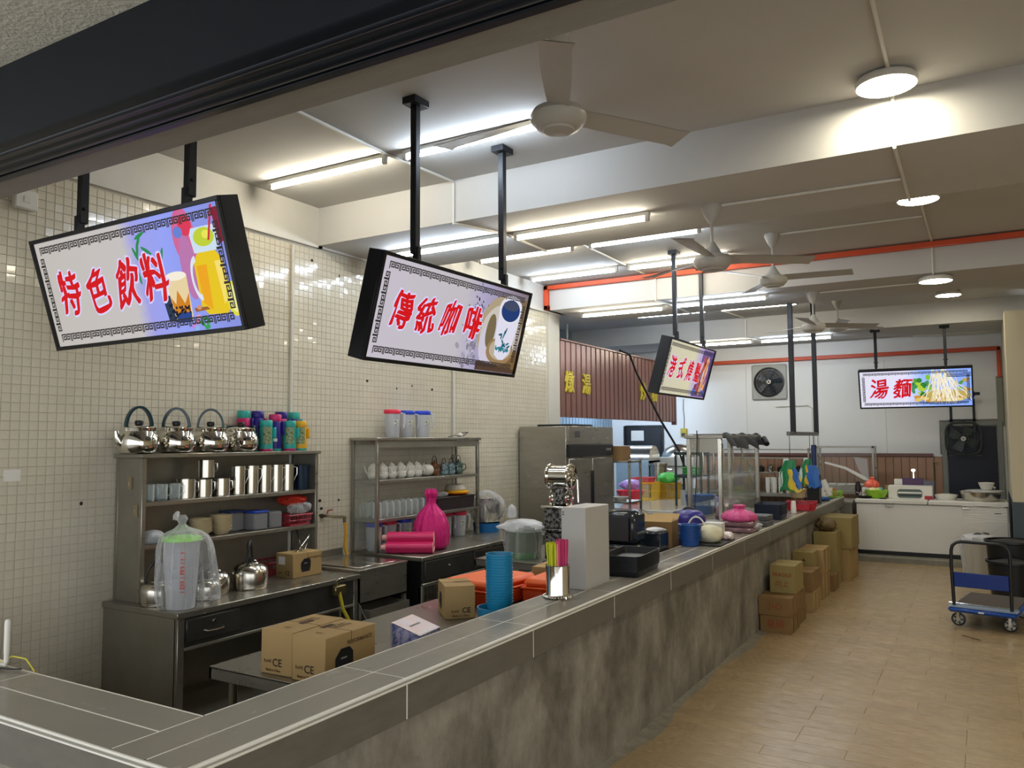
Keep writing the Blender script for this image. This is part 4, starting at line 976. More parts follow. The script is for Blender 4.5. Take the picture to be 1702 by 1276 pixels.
def tub(label, loc, w, d, h, lidc, rz=0):
    t = thing('plastic_tub', label, 'container', loc, rz)
    B().box(-d/2, d/2, -w/2, w/2, 0, h, bev=.012).build('tub_body', M['frost'], t)
    if lidc: B().box(-d/2-.004, d/2+.004, -w/2-.004, w/2+.004, h, h+.018, bev=.006).build('lid', C(lidc), t)
tub('frosted tub with bright blue lid on the lower shelf', (-4.89, 4.37, Z2), .14, .13, .13, '#2446b0')
tub('frosted tub without lid right of the blue-lidded one', (-4.90, 4.53, Z2), .13, .13, .13, None)
tub('dim frosted tub with dark blue lid behind the bowl stacks', (-4.98, 4.22, Z2), .14, .12, .14, '#2a3c6a')
t = thing('red_basket', 'red plastic basket with a plastic bag on the lower shelf', 'basket', (-4.90, 4.77, Z2))
def basket_b(w, d, h, taper=.85, bars=9, th=.004):
    b = B()
    def ring(z, k, r): 
        x, y = d/2*k, w/2*k; b.tube([(x, y, z), (-x, y, z), (-x, -y, z), (x, -y, z)], r, close=True, n=5)
    ring(h, 1, th*1.6); ring(h*.5, (1+taper)/2, th*.8); ring(.006, taper, th)
    for sx, sy in ((1, 0), (-1, 0), (0, 1), (0, -1)):
        for i in range(bars):
            u = -1+2*(i+.5)/bars
            p0 = (d/2*taper*(sx or u), w/2*taper*(sy or u), .006); p1 = (d/2*(sx or u), w/2*(sy or u), h); b.tube([p0, p1], th*.8, n=4)
    b.box(-d/2*taper, d/2*taper, -w/2*taper, w/2*taper, 0, .006)
    return b
basket_b(.26, .18, .085).build('basket_body', C('#a01c2c'), t)
def blob(n=10, m=14, r=(1, 1, 1), jit=.12, seed=1, flat=.0, p=1.0):
    random.seed(seed); b = B(); ph = [random.uniform(0, 6) for _ in range(12)]
    def f(u, v):
        th = v*PI; a = u*2*PI
        k = 1+jit*(math.sin(3*a+ph[0]+2*th)+.7*math.sin(5*a+ph[1]-3*th)+.6*math.sin(8*a+ph[2]+5*th)+.5*math.sin(13*a+ph[3]))*math.sin(th)/2
        z = -math.cos(th); 
        if z < flat: z = flat+(z-flat)*.1
        return (r[0]*k*math.sin(th)**p*math.cos(a), r[1]*k*math.sin(th)**p*math.sin(a), r[2]*z)
    return b.grid(f, n*2, m, closeu=True)
tag(blob(14, 18, (.07, .11, .06), .25, 3, -.7).build('plastic_bag', M['film'], loc=(-4.87, 4.80, Z2+.135), fix=False), 'crumpled clear plastic bag spilling over the red basket', 'bag')
tag(blob(14, 18, (.085, .13, .055), .25, 5, -.7).build('plastic_bag', mat('red_film', '#c23a2c', .3, trans=.2, ior=1.2), loc=(-4.91, 4.77, Z2+.20), fix=False), 'crumpled red plastic bag on top in the lower shelf right corner', 'bag')
tag(blob(10, 12, (.07, .08, .05), .2, 6, -.8).build('plastic_bag', M['thinfrost'], loc=(-4.86, 3.46, Z2+.04), fix=False), 'folded pale plastic bag with red print at the left of the lower shelf', 'bag')

# ---- on the first bench
ZB1 = .845
# stacked measuring jugs in a tied clear bag
t = thing('jug_stack', 'tall stack of milky plastic buckets with red measuring marks under a clear bag', 'buckets', (-4.46, 3.385, ZB1))
for i, (z, r) in enumerate(((0, .085), (.11, .093), (.205, .097), (.295, .101))):
    B().lathe([(0, z), (r, z), (r*1.12, z+.19 if i == 0 else z+.14), (r*1.16, z+.19 if i == 0 else z+.145)], n=26).build('bucket', M['thinfrost'], t, fix=False)
for i, z in enumerate((.13, .22, .31, .39)):
    b = B(); r = .106
    for (a0, z0, w, h) in ((-.10, 0, .07, .010), (-.10, .0, .016, .045), (.12, .0, .016, .045), (-.10, .042, .07, .010), (-.02, .018, .05, .012), (-.10, -.02, .07, .006)):
        b.grid(lambda u, v: (r*math.cos(a0+u*w*4), r*math.sin(a0+u*w*4), z+z0+v*h), 4, 2)
    b.build('red_marking', mat('red_film_print', '#c2302a', .5), t, rot=(0, 0, R(-35)), fix=False)
B().lathe([(.0, .455), (.10, .452), (.118, .445), (.124, .425), (.118, .423)], n=30).build('green_lid', mat('lime_lid', '#9adf6a', .4), t)
t = thing('clear_bag', 'knotted clear plastic bag pulled over the stack of milky buckets', 'bag', (-4.46, 3.385, ZB1))
random.seed(21)
def bag_f(u, v):
    a = u*2*PI; 
    prof = [(.135, .01), (.15, .06), (.155, .15), (.15, .28), (.148, .38), (.135, .44), (.105, .475), (.05, .50), (.022, .525), (.022, .535), (.035, .56), (.02, .585)]
    k = v*(len(prof)-1); i = min(int(k), len(prof)-2); w = k-i; r = prof[i][0]*(1-w)+prof[i+1][0]*w; z = prof[i][1]*(1-w)+prof[i+1][1]*w
    r *= 1+.035*math.sin(9*a+3*v)+.03*math.sin(17*a-5*v)+.02*math.sin(31*a)
    side = max(0, math.cos(a-1.35))**2*.13*max(0, 1-v*1.5)*(1 if v > .05 else .7)
    return ((r+side)*math.cos(a)*.92, (r+side)*math.sin(a), z)
B().grid(bag_f, 72, 40, closeu=True).build('bag_film', M['film'], t, fix=False)
blob(8, 8, (.045, .016, .03), .3, 9).build('bag_tail', M['film'], t, loc=(-.02, -.03, .575), rot=(0, .5, -1.0), fix=False)
def round_kettle(label, loc, rz, s=1.0, gm='chromed'):
    t = thing('whistling_kettle', label, 'kettle', loc, rz, 'squat kettles on the first workbench')
    t.scale = (s, s, s)
    B().lathe([(0, 0), (.115, 0), (.118, .006), (.116, .02), (.121, .024), (.122, .10), (.112, .135), (.085, .155), (.06, .162)], n=36).build('body', M[gm], t)
    B().lathe([(.06, .160), (.055, .170), (.02, .176), (0, .177)], n=24).build('lid', M[gm], t)
    B().lathe([(0, .176), (.012, .176), (.016, .19), (.012, .20), (0, .202)], n=14).build('knob', M['black'], t)
    B().tube([(.10, 0, .10), (.14, 0, .13), (.165, 0, .15)], [.026, .020, .017], n=10).build('spout', M[gm], t)
    B().tube([(.085*math.cos(PI*i/14), 0, .15+.16*math.sin(PI*i/14)) for i in range(15)], [.007]*4+[.011]*7+[.007]*4, n=8).build('handle', M['black'], t)
    return t
round_kettle('steel kettle with upright black handle in front of the small carton', (-4.62, 4.08, ZB1), R(128), 1.08)
round_kettle('steel kettle half hidden behind the clear bag', (-4.68, 3.81, ZB1), R(135), .95)
round_kettle('steel kettle in the shadow left of the milky buckets', (-4.68, 3.38, ZB1), R(60), .9)
round_kettle('white-rimmed kettle inside the loose end of the clear bag', (-4.56, 3.66, ZB1), R(70), .8)
def glass_of(loc): pass
B_ = basket_b(.30, .22, .10); tag(B_.build('red_crate', C('#8a1426'), loc=(-4.96, 4.62, ZB1)), 'dark red plastic crate in the shadow behind the small carton', 'crate')
# cartons
def carton(name, label, loc, dx, dy, dz, rz=0, m=None, group=None, tape=True, flaps=False, texts=()):
    t = thing(name, label, 'box', loc, rz, group); m = m or M['card']
    B().box(0, dx, 0, dy, 0, dz, bev=.003).build('box_body', m, t)
    if tape: B().box(-.0008, dx+.0008, dy/2-.001, dy/2+.001, dz-.04, dz+.0012).build('flap_seam', M['brownink'], t)
    if texts:
        b = B()
        for (s, size, face, u, v, mm) in texts:
            if face == 'front': X = T(u, -.0012, v)
            elif face == 'side': X = T(dx+.0012, u, v, 0, 0, PI/2)
            elif face == 'left': X = T(-.0012, u, v, 0, 0, -PI/2)
            else: X = T(u, v, dz+.0016, -PI/2, 0, 0) 
            if face == 'topr': X = T(u, v, dz+.0016, 0, 0, PI/2) @ T(rx=-PI/2)
            text_b(b, s, size, mm, X, bold=.0006 if ord(s[0]) < 1000 else 0)
        b.build('print', None, t, fix=False)
    return t
hexw = [(-.04, -.05), (.04, -.05), (.05, -.01), (.05, .03), (.03, .05), (-.02, .05), (-.05, .02), (-.05, -.02)]
def window(t, face, u, v, s, dx):
    b = B()
    if face == 'side': X = T(dx+.0015, u, v, 0, 0, PI/2) @ SC(s, 1, s)
    else: X = T(-.0015, u, v, 0, 0, -PI/2) @ SC(s, 1, s)
    b.flat(hexw, 0, M['black'], X); b.flat([(-.02, .012), (.014, .012), (.014, .018), (-.02, .018)], -.0006, mat('silver_print', '#9a9a98', .4), X)
    b.build('window_print', None, t, fix=False)
ink = M['ink']; br = M['brownink']
c = carton('printer_carton', 'small brown carton with black window print and ce mark on the first workbench', (-4.80, 4.50, ZB1), .19, .30, .185, R(-2),
           texts=[('CE', .045, 'front', .13, .035, ink), ('RoHS', .018, 'front', .05, .035, br), ('PERFORMANCE', .022, 'side', .22, .14, br)])
window(c, 'side', .13, .09, 1.0, .19); B().box(.03, .10, -.0015, 0, .10, .16).build('white_label', M['whitep'], c)
# long tongs resting above the carton
t = thing('tongs', 'long steel tongs leaning over the small carton to the wall', 'tongs', (-4.70, 4.62, 1.03))
B().tube([(0, 0, .0), (-.13, .27, .10)], .006, n=6).tube([(.02, .04, -.01), (-.22, .20, .16)], .006, n=6).build('tong_arms', M['chromed'], t)
B().tube([(.0, -.02, 0), (.01, .05, .03), (-.01, .12, .05), (.02, .06, .01)], .004, n=6).build('tong_head', M['chrome'], t)

PT = .801
tx = [('CE', .05, 'front', .105, .055, ink), ('RoHS', .02, 'front', .045, .06, br), ('Made in China', .016, 'front', .08, .02, br), ('RECEIPT', .032, 'topr', .07, .24, br), ('PRINTER', .032, 'topr', .10, .24, br), ('POS', .022, 'top', .10, .07, br), ('PERFORMANCE', .026, 'side', .24, .155, br)]
c = carton('printer_carton', 'brown printer carton with a handle hole, left of the pair on the prep table', (-3.02, 2.745, PT), .20, .36, .205, R(2), texts=tx); 
b = B().box(.085, .115, .16, .24, .205, .2065); b.build('handle_slot', mat('dark_hole_brown', '#3b2317', .8), c)
c = carton('printer_carton', 'brown printer carton with big black window print, right of the pair on the prep table', (-2.805, 2.735, PT), .20, .36, .205, R(2), texts=tx); window(c, 'side', .13, .075, 1.25, .20)
b = B().box(.02, .05, .16, .24, .205, .2065); b.build('handle_slot', mat('dark_hole_brown', '#3b2317', .8), c)
c = carton('printer_carton', 'upright brown printer carton beside the blue cup stacks', (-2.90, 4.085, PT), .19, .28, .20, R(44), texts=[('CE', .045, 'front', .135, .05, ink), ('RoHS', .02, 'front', .065, .045, br), ('Made in China', .018, 'front', .10, .018, br), ('RECEIPT', .028, 'top', .13, .15, br), ('PRINTER', .028, 'top', .13, .12, br)])
window(c, 'left', -.11, .09, 1.0, 0)
for o in c.children: 
    if o.name.startswith('window'): o.location = (0, .28, 0)
# clear donation box with sloping lid
t = thing('suggestion_box', 'small acrylic box with slotted sloping lid and blue printed sides on the prep table', 'box', (-2.485, 3.285, PT), R(97))
ab = mat('blue_leaflet_print', '#344a86', .3, var=.8, vscale=30, col2='#a8a2c8', contrast=(.45, .6))
B().prism([(0, 0), (.165, 0), (.165, .165), (0, .115)], 0, .21, 'x', ab).build('printed_liner', ab, t)
B().prism([(-.004, 0), (.169, 0), (.169, .170), (-.004, .118)], -.004, .214, 'x').build('acrylic_shell', M['pane'], t)
b = B().raw([(0, -.002, .1185), (.21, -.002, .1185), (.21, .167, .1715), (0, .167, .1715)], [(0, 1, 2, 3)], mat('pale_leaflet', '#c9c6da', .3, var=.3, vscale=20, col2='#dcb6b4'))
b.raw([(.05, .08, .1455), (.15, .08, .1455), (.15, .092, .1495), (.05, .092, .1495)], [(0, 1, 2, 3)], M['black'])
b.build('slotted_lid', None, t, fix=False)
# orange cases
def orange_case(label, loc, dx, dy, dz, rz):
    t = thing('orange_case', label, 'case', loc, rz); o1 = C('#e2561c', .4)
    B().box(0, dx, 0, dy, 0, dz*.6, bev=.015).build('tub', C('#cf4612', .4), t)
    B().box(-.008, dx+.008, -.008, dy+.008, dz*.6, dz*.68, bev=.006).build('rim', o1, t)
    B().box(.006, dx-.006, .006, dy-.006, dz*.68, dz, bev=.035).build('lid', C('#f06a30', .45), t)
    for k in (.25, .75): B().box(-.02, 0, dy*k-.03, dy*k+.03, dz*.45, dz*.72, bev=.006).build('latch', o1, t)
orange_case('orange plastic case behind the upright printer carton', (-3.22, 4.50, PT), .42, .55, .165, R(-6))
orange_case('second orange plastic case behind the blue cup stack', (-2.74, 4.75, PT), .34, .75, .16, R(4))
carton('brown_carton', 'small plain brown carton behind the orange cases', (-3.03, 5.42, PT), .24, .30, .13, R(5))
# blue cup stacks
bc = C('#1a7fa8', .3)
cup_me = B().lathe([(0, 0), (.068, 0), (.072, .003), (.079, .055), (.083, .057), (.083, .062), (.077, .062), (.070, .006), (0, .006)], n=28).mesh('bowl', bc)
stack(cup_me, 'bowl', 'bowl', -2.545, 4.15, PT+.075, 18, .0165, 'turquoise plastic bowl in the tall stack behind the counter', 'tall turquoise stack of bowls', .001)
wide_me = B().lathe([(0, 0), (.085, 0), (.09, .004), (.098, .075), (.104, .078), (.104, .085), (.096, .085), (.086, .008), (0, .008)], n=28).mesh('bowl', C('#1f86ae', .3))
stack(wide_me, 'bowl', 'bowl', -2.57, 4.13, PT, 2, .02, 'wider turquoise plastic bowl under the tall stack', 'wide turquoise bowls under the stack', .001)
# chrome holder with straws on the counter
t = thing('straw_holder', 'polished steel cylinder holder standing on the counter', 'holder', (-2.195, 4.235, CT))
B().lathe([(0, 0), (.085, 0), (.088, .006), (.084, .014), (.074, .018), (.070, .03), (.070, .185), (.074, .19), (.066, .19), (.064, .03), (0, .03)], n=36).build('cylinder', M['chrome'], t)
b = B()
for k in range(30): b.lathe([(0, .004), (.006, .003), (.006, -.003), (0, -.004)], n=6, c=(.084*math.cos(k*PI/15), .084*math.sin(k*PI/15), .012))
b.build('beaded_foot', M['chrome'], t)
sy_, sp_ = C('#cfd532', .35), C('#d0457a', .35)
sm = {0: B().lathe([(.0045, 0), (.0045, .285)], n=6).mesh('straw', sy_), 1: B().lathe([(.0045, 0), (.0045, .30)], n=6).mesh('straw', sp_)}
random.seed(31)
for i in range(90):
    k = i % 2; r = .055*math.sqrt(random.random()); a = random.uniform(0, 2*PI); x, y = r*math.cos(a), r*math.sin(a)
    side = x*.86+y*.51
    k = 1 if side > 0 else 0
    o = bpy.data.objects.new('straw', sm[k]); COL.objects.link(o); o.location = (-2.195+x, 4.235+y, CT+.032); o.rotation_euler = (random.gauss(0, .02)-y*.6, x*.6+random.gauss(0, .02), 0)
    tag(o, 'thin pink straw in the polished steel holder' if k else 'thin yellow straw in the polished steel holder', 'straw', 'pink straws in the steel holder' if k else 'yellow straws in the steel holder')
# tall pale box on the counter
t = thing('tall_white_box', 'tall pale grey metal cabinet box standing on the counter', 'cabinet', (-2.305, 4.50, CT))
B().box(0, .165, 0, .36, 0, .50, bev=.004).build('casing', mat('pale_grey_enamel', '#b5b2ac', .35), t)
B().box(-.002, 0, .02, .34, .02, .48).build('rear_plate', mat('pale_grey_enamel', '#b5b2ac', .35), t)
b = B()
for z in (.47, .455, .30): b.cyl((0, 0, 0), .005, .002, n=8, xf=T(.015, -.0005, z, PI/2, 0, 0))
b.build('screw', M['black'], t)
# black trays stacked on the counter
tray_b = B()
def tray_mesh(w, l, h, m, th=.003):
    b = B(); k = .93
    o = [(-w/2, -l/2), (w/2, -l/2), (w/2, l/2), (-w/2, l/2)]
    def rr(w, l, z, r):
        pts = []
        for cx, cy, a in ((w/2-r, l/2-r, 0), (-w/2+r, l/2-r, 90), (-w/2+r, -l/2+r, 180), (w/2-r, -l/2+r, 270)):
            for i in range(4): t_ = R(a+i*30); pts.append((cx+r*math.cos(t_), cy+r*math.sin(t_), z))
        return pts
    L = [rr(w*k, l*k, 0, .03), rr(w, l, h, .04), rr(w+.012, l+.012, h, .045), rr(w+.012, l+.012, h-.004, .045)]
    vs = sum(L, []); fs = [tuple(range(16))]
    for j in range(3):
        for i in range(16): fs.append((j*16+i, j*16+(i+1) % 16, (j+1)*16+(i+1) % 16, (j+1)*16+i))
    b.raw(vs, fs); return b.mesh('tray', m, fix=False)
tm = tray_mesh(.27, .52, .045, mat('black_tray_plastic', '#1b1d21', .45))
stack(tm, 'tray', 'tray', -2.17, 5.30, CT, 11, .0095, 'black plastic serving tray in the stack on the counter', 'black trays stacked on the near counter', .0003, R(4))
# ================================================================ SECOND SHELF UNIT CONTENT
U2Z1, U2Z2, U2T, ZB2 = .88+.656, .88+.301, .88+1.046, .881
CT = CT+.0015
def pitcher(label, loc, lidc, rz=0, s=1.0, deco=True):
    t = thing('plastic_pitcher', label, 'pitcher', loc, rz, 'milky plastic pitchers with coloured lids'); t.scale = (s,)*3
    B().lathe([(0, 0), (.062, 0), (.066, .006), (.078, .235), (.074, .235), (.060, .01), (0, .01)], n=22).build('body', M['thinfrost'], t, fix=False)
    B().lathe([(.079, .228), (.082, .232), (.082, .258), (.076, .268), (.0, .270)], n=22).build('lid', C(lidc, .35), t)
    B().tube([(.076, 0, .235), (.115, 0, .225), (.118, 0, .15), (.108, 0, .09)], [.010, .012, .010, .007], n=8).build('handle', M['thinfrost'], t, fix=False)
    if deco: B().grid(lambda u, v: (.0745*math.cos((u-.5)*.7), .0745*math.sin((u-.5)*.7), .12+v*.05), 5, 3).build('flower_decal', mat('flower_decal', '#6d7a3a', .5, var=.9, vscale=90, col2='#dfe2e8', contrast=(.47, .52)), t, rot=(0, 0, R(-60)), fix=False)
    return t
redl, blul = '#e2304c', '#2c46c8'
pitcher('pitcher with red lid on top of the teapot shelf unit, left', (-4.92, 6.06, U2T), redl, R(45))
pitcher('pitcher with blue lid on top of the teapot shelf unit, middle and partly hidden', (-4.98, 6.36, U2T), blul, R(45))
pitcher('pitcher with blue lid on top of the teapot shelf unit, right', (-4.90, 6.52, U2T), blul, R(45))
pitcher('pitcher with blue lid seen through the side glass below the glasses', (-4.92, 5.80, ZB2), blul, R(45), .97)
pitcher('pitcher with red lid behind the pink rolls on the left', (-4.95, 6.05, ZB2), redl, R(45), .97)
pitcher('pitcher with blue lid behind the pink rolls', (-4.93, 6.27, ZB2), blul, R(45), .97)
pitcher('pitcher with red lid just right of the pink bag', (-4.95, 6.98, ZB2), redl, R(45), .95)
pitcher('pitcher with red lid and flower print at the right under the basket', (-4.88, 7.14, ZB2), redl, R(45), .97)
# teapots
cer = mat('white_ceramic', '#dcd8cc', .2, coat=.3)
def teapot(label, loc, m, rz=0, s=1.0, group='white teapots on the second shelf unit', ribs=True):
    t = thing('teapot', label, 'teapot', loc, rz, group); t.scale = (s,)*3
    pr = [(0, 0), (.040, 0), (.050, .012), (.058, .035), (.052, .062), (.049, .068), (.056, .095), (.050, .118), (.034, .130)]
    b = B().lathe(pr, n=24)
    if ribs:
        b.v = [(x*(1+.04*math.cos(8*math.atan2(y, x))), y*(1+.04*math.cos(8*math.atan2(y, x))), z) for x, y, z in b.v]
    b.build('body', m, t)
    B().lathe([(.036, .129), (.030, .140), (.012, .148), (.008, .152), (.012, .160), (0, .166)], n=18).build('lid', m, t)
    B().tube([(.045, 0, .05), (.075, 0, .07), (.085, 0, .11), (.10, 0, .13)], [.016, .012, .009, .007], n=8).build('spout', m, t)
    B().tube([(-.048, 0, .11), (-.085, 0, .105), (-.09, 0, .06), (-.05, 0, .03)], .006, n=6).build('handle', m, t)
    return t
tl = ['leftmost white teapot, seen through the side glass', 'second white teapot, behind the front post', 'third white teapot from the left', 'fourth white teapot from the left', 'fifth white teapot from the left', 'sixth white teapot, nearest the toppled one']
for i, y in enumerate((5.80, 5.93, 6.06, 6.20, 6.34, 6.46)):
    teapot(tl[i]+' on the second shelf unit', (-4.93, y, U2Z1), cer, R(75 if i > 2 else 200), .98)
tp = thing('teapot', 'white teapot lying on its side at the end of the white row', 'teapot', (-4.90, 6.60, U2Z1+.062), 0, 'white teapots on the second shelf unit')
B().lathe([(0, -.06), (.03, -.058), (.055, -.035), (.060, 0), (.055, .04), (.04, .06), (0, .062)], n=22, xf=T(0, 0, 0, PI/2, 0, 0)).build('body', cer, tp)
B().lathe([(.02, 0), (.018, .012), (.0, .014)], n=12, xf=T(0, -.058, 0, PI/2, 0, 0)).build('lid', cer, tp)
bce = mat('brown_glazed_pot', '#8a5a2e', .3, var=.6, vscale=40, col2='#3b2414'); blc = mat('blue_flower_ceramic', '#9fb4ba', .3, var=.8, vscale=35, col2='#3c5a66', contrast=(.45, .55))
for (y, m, s, lab) in ((6.76, bce, .95, 'brown glazed teapot with wire handle right of the white teapots'), (6.93, blc, .82, 'blue patterned teapot with wire handle, left of two'), (7.06, blc, .82, 'blue patterned teapot with wire handle, right of two'), (7.20, mat('green_flower_ceramic', '#5c7466', .3, var=.6, vscale=30), .95, 'dark green patterned teapot at the right end of the row')):
    t = teapot(lab, (-4.93, y, U2Z1), m, R(200), s, 'coloured teapots on the second shelf unit', ribs=False)
    B().tube([(.045*math.cos(PI*i/10), 0, .125+.085*math.sin(PI*i/10)) for i in range(11)], .004, n=5).build('bail_handle', M['black'], t, rot=(0, 0, R(70)))
tag(B().lathe([(0, 0), (.022, 0), (.026, .02), (.026, .10), (.018, .13), (.018, .16), (.024, .165), (.024, .20), (0, .205)], n=14).build('pepper_mill', mat('grey_jar', '#8f8c84', .4), loc=(-5.02, 7.24, U2Z1)), 'tall grey bottle behind the dark green teapot', 'bottle')
# drinking glasses, mouth down
gm_ = B().lathe([(.030, 0), (.036, .012), (.037, .06), (.034, .14), (.026, .150), (0, .150)], n=14).mesh('beer_glass', M['glass'], fix=False)
n = 0
for i, y in enumerate([5.76+.093*k for k in range(9)]):
    for j, x in enumerate((-4.84, -4.93, -5.02)):
        o = bpy.data.objects.new('beer_glass', gm_); COL.objects.link(o); o.location = (x, y, U2Z2)
        pos = ('at the left end', 'second from the left', 'third from the left', 'fourth from the left', 'fifth from the left', 'sixth from the left', 'seventh from the left', 'second from the right', 'at the right end')[i]
        tag(o, 'clear glass %s of the %s row on the second shelf unit' % (pos, ('front', 'middle', 'rear')[j]), 'glass', 'clear glasses on the second shelf unit')
t = thing('dark_basket', 'dark brown plastic basket on the right of the glasses shelf', 'basket', (-4.92, 7.02, U2Z2))
db_ = mat('dark_purple_plastic', '#2c2024', .4)
B().box(-.13, .13, -.38, .27, 0, .01).prism([(-.38, .0), (.27, .0), (.29, .125), (-.40, .125)], .118, .126, 'x').prism([(-.38, .0), (.27, .0), (.29, .125), (-.40, .125)], -.126, -.118, 'x').box(-.12, .12, -.39, -.38, 0, .125).box(-.12, .12, .27, .28, 0, .125).box(-.13, .134, -.41, .30, .12, .132, bev=.003).build('basket_body', db_, t)
tag(blob(10, 12, (.07, .09, .035), .2, 12, -.8).build('plastic_bag', M['film'], loc=(-4.90, 6.82, U2Z2+.155), fix=False), 'small crumpled clear bag on the dark basket', 'bag')
t = thing('plate_stack', 'pale plates above a yellow and orange bowl on the dark basket', 'plates', (-4.92, 7.13, U2Z2+.134))
B().lathe([(0, 0), (.10, 0), (.15, .02), (.10, .03)], n=24).build('orange_bowl', C('#e2661c'), t); B().lathe([(.08, .02), (.145, .022), (.15, .035), (.10, .055), (.07, .06)], n=24).build('yellow_bowl', C('#e8b020'), t); B().lathe([(.11, .05), (.12, .062), (.09, .11), (0, .115)], n=24).build('pale_bowl', C('#bfb8a8'), t)
tag(B().tube([(0, 0, 0), (.02, .06, .01), (-.01, .12, .02), (.03, .18, .005), (0, .24, .03), (-.02, .30, .01)], .004, n=5).tube([(.02, .2, .01), (-.04, .28, .04), (.03, .33, .05), (.01, .26, .01)], .005, n=5).build('tangled_cable', M['black'], loc=(-4.92, 7.0, U2T+.006)), 'tangled black cable lying on top of the teapot shelf unit', 'cable')
tag(blob(6, 8, (.03, .03, .025), .1, 4, -.7).build('white_plug', M['whitep'], loc=(-4.92, 7.22, U2T+.025)), 'white plug beside the tangled cable', 'plug')
# pink bag and rolls on bench two
random.seed(4)
def gather_f(R0, H, seed, neck=.72):
    random.seed(seed); ph = [random.uniform(0, 6) for _ in range(6)]
    def f(u, v):
        a = u*2*PI
        pr = [(0.02, 0), (.75, .0), (.95, .06), (1.0, .2), (.93, .4), (.70, .58), (.36, .70), (.24, .76), (.26, .84), (.34, .92), (.24, 1.0), (.05, .97)]
        k = v*(len(pr)-1); i = min(int(k), len(pr)-2); w = k-i; r = (pr[i][0]*(1-w)+pr[i+1][0]*w)*R0; z = (pr[i][1]*(1-w)+pr[i+1][1]*w)*H
        fold = .03+.16*max(0, v-.2)
        r *= 1+fold*(math.sin(9*a+ph[0])+.6*math.sin(15*a+ph[1]+3*v)+.4*math.sin(4*a+ph[2]+2*v))
        return (r*math.cos(a), r*math.sin(a), z)
    return f
tag(B().grid(gather_f(.172, .56, 3), 72, 40, closeu=True).build('pink_bag', M['pink'], loc=(-4.53, 6.16, ZB2)), 'knotted magenta plastic bag standing before the teapot shelf unit', 'bag')
rollme = None
for i, (x, yq, z, l) in enumerate(((-4.70, 5.72, .052, 'pink bag roll at the front of the bottom layer'), (-4.755, 5.81, .052, 'pink bag roll at the back of the bottom layer'), (-4.725, 5.765, .135, 'pink bag roll lying on top of the other two'))):
    t = thing('bag_roll', l, 'roll', (x, yq, ZB2+z), R(-61), 'rolls of pink plastic bags')
    pm = C('#cf2a66', .35)
    b = B().grid(lambda u, v: ((.050+.003*math.sin(u*25)+.002*math.sin(v*20+u*9))*math.cos(u*2*PI), v*.42, (.050+.003*math.sin(u*25))*math.sin(u*2*PI)), 24, 8, closeu=True)
    b.build('roll', pm, t)
    B().lathe([(.048, 0), (.044, -.004), (.034, .002), (.026, .02), (.024, .05)], n=18, xf=T(0, 0, 0, PI/2, 0, 0)).build('roll_end', C('#e8a8a0', .6), t)
    B().lathe([(.048, 0), (.044, .004), (.034, -.002), (.026, -.02), (.024, -.05)], n=18, xf=T(0, .42, 0, -PI/2, 0, 0)).build('roll_end', C('#e8a8a0', .6), t)
# right end of bench two
t = thing('bagged_pot', 'shiny aluminium pot wrapped in clear plastic against the wall', 'pot', (-4.84, 7.62, ZB2+.10))
B().lathe([(0, 0), (.13, 0), (.15, .05), (.155, .27), (.16, .275), (.15, .28), (0, .30)], n=28).build('pot_body', M['chrome'], t)
blob(16, 20, (.19, .20, .20), .16, 17, -.95).build('plastic_wrap', M['film'], t, loc=(0, 0, .16), fix=False)
tag(B().lathe([(0, 0), (.14, 0), (.155, .10), (.15, .10), (.135, .008), (0, .008)], n=26).build('blue_basin', C('#1f6aa8', .35), loc=(-4.84, 7.62, ZB2-.002)), 'blue plastic basin under the wrapped aluminium pot', 'basin')
tag(B().box(-.5, .45, -.30, .45, -.03, 0, bev=.003).box(-.5, .45, -.3, .45, -.88, -.85).box(-.46, -.42, -.26, -.22, -.85, -.03).box(.37, .41, -.26, -.22, -.85, -.03).box(-.46, -.42, .37, .41, -.85, -.03).box(.37, .41, .37, .41, -.85, -.03).build('side_table', st, loc=(-4.58, 7.66, ZB2-.003)), 'small steel side table at the right end of the second bench', 'table')

# ================================================================ TABLE BEYOND THE ORANGE CASES
T2 = .851
t = thing('bagged_pot', 'stockpot wrapped in a clear plastic bag with green base beside the silver grinder', 'pot', (-3.60, 6.28, T2))
B().lathe([(0, 0), (.14, 0), (.165, .23), (.17, .235), (.16, .24), (0, .25)], n=28).build('pot_body', mat('pale_green_pot', '#7f8f78', .3, .3), t)
B().lathe([(.143, .0), (.152, .05), (.150, .055)], n=28).build('green_band', C('#4f8a4c'), t)
b = B().grid(lambda u, v: ((.175+.012*math.sin(u*56)+.008*math.sin(u*90+v*9))*(1-.10*(1-v))*math.cos(u*2*PI), (.175+.012*math.sin(u*56))*(1-.10*(1-v))*math.sin(u*2*PI), v*.26), 60, 8, closeu=True)
b.build('plastic_wrap', M['film'], t, fix=False)
blob(12, 14, (.19, .17, .07), .3, 23, -.4).build('crumpled_top', M['thinfrost'], t, loc=(0, 0, .27), fix=False)
blob(6, 8, (.04, .05, .11), .3, 25).build('bag_peak', M['thinfrost'], t, loc=(-.09, -.05, .36), fix=False)
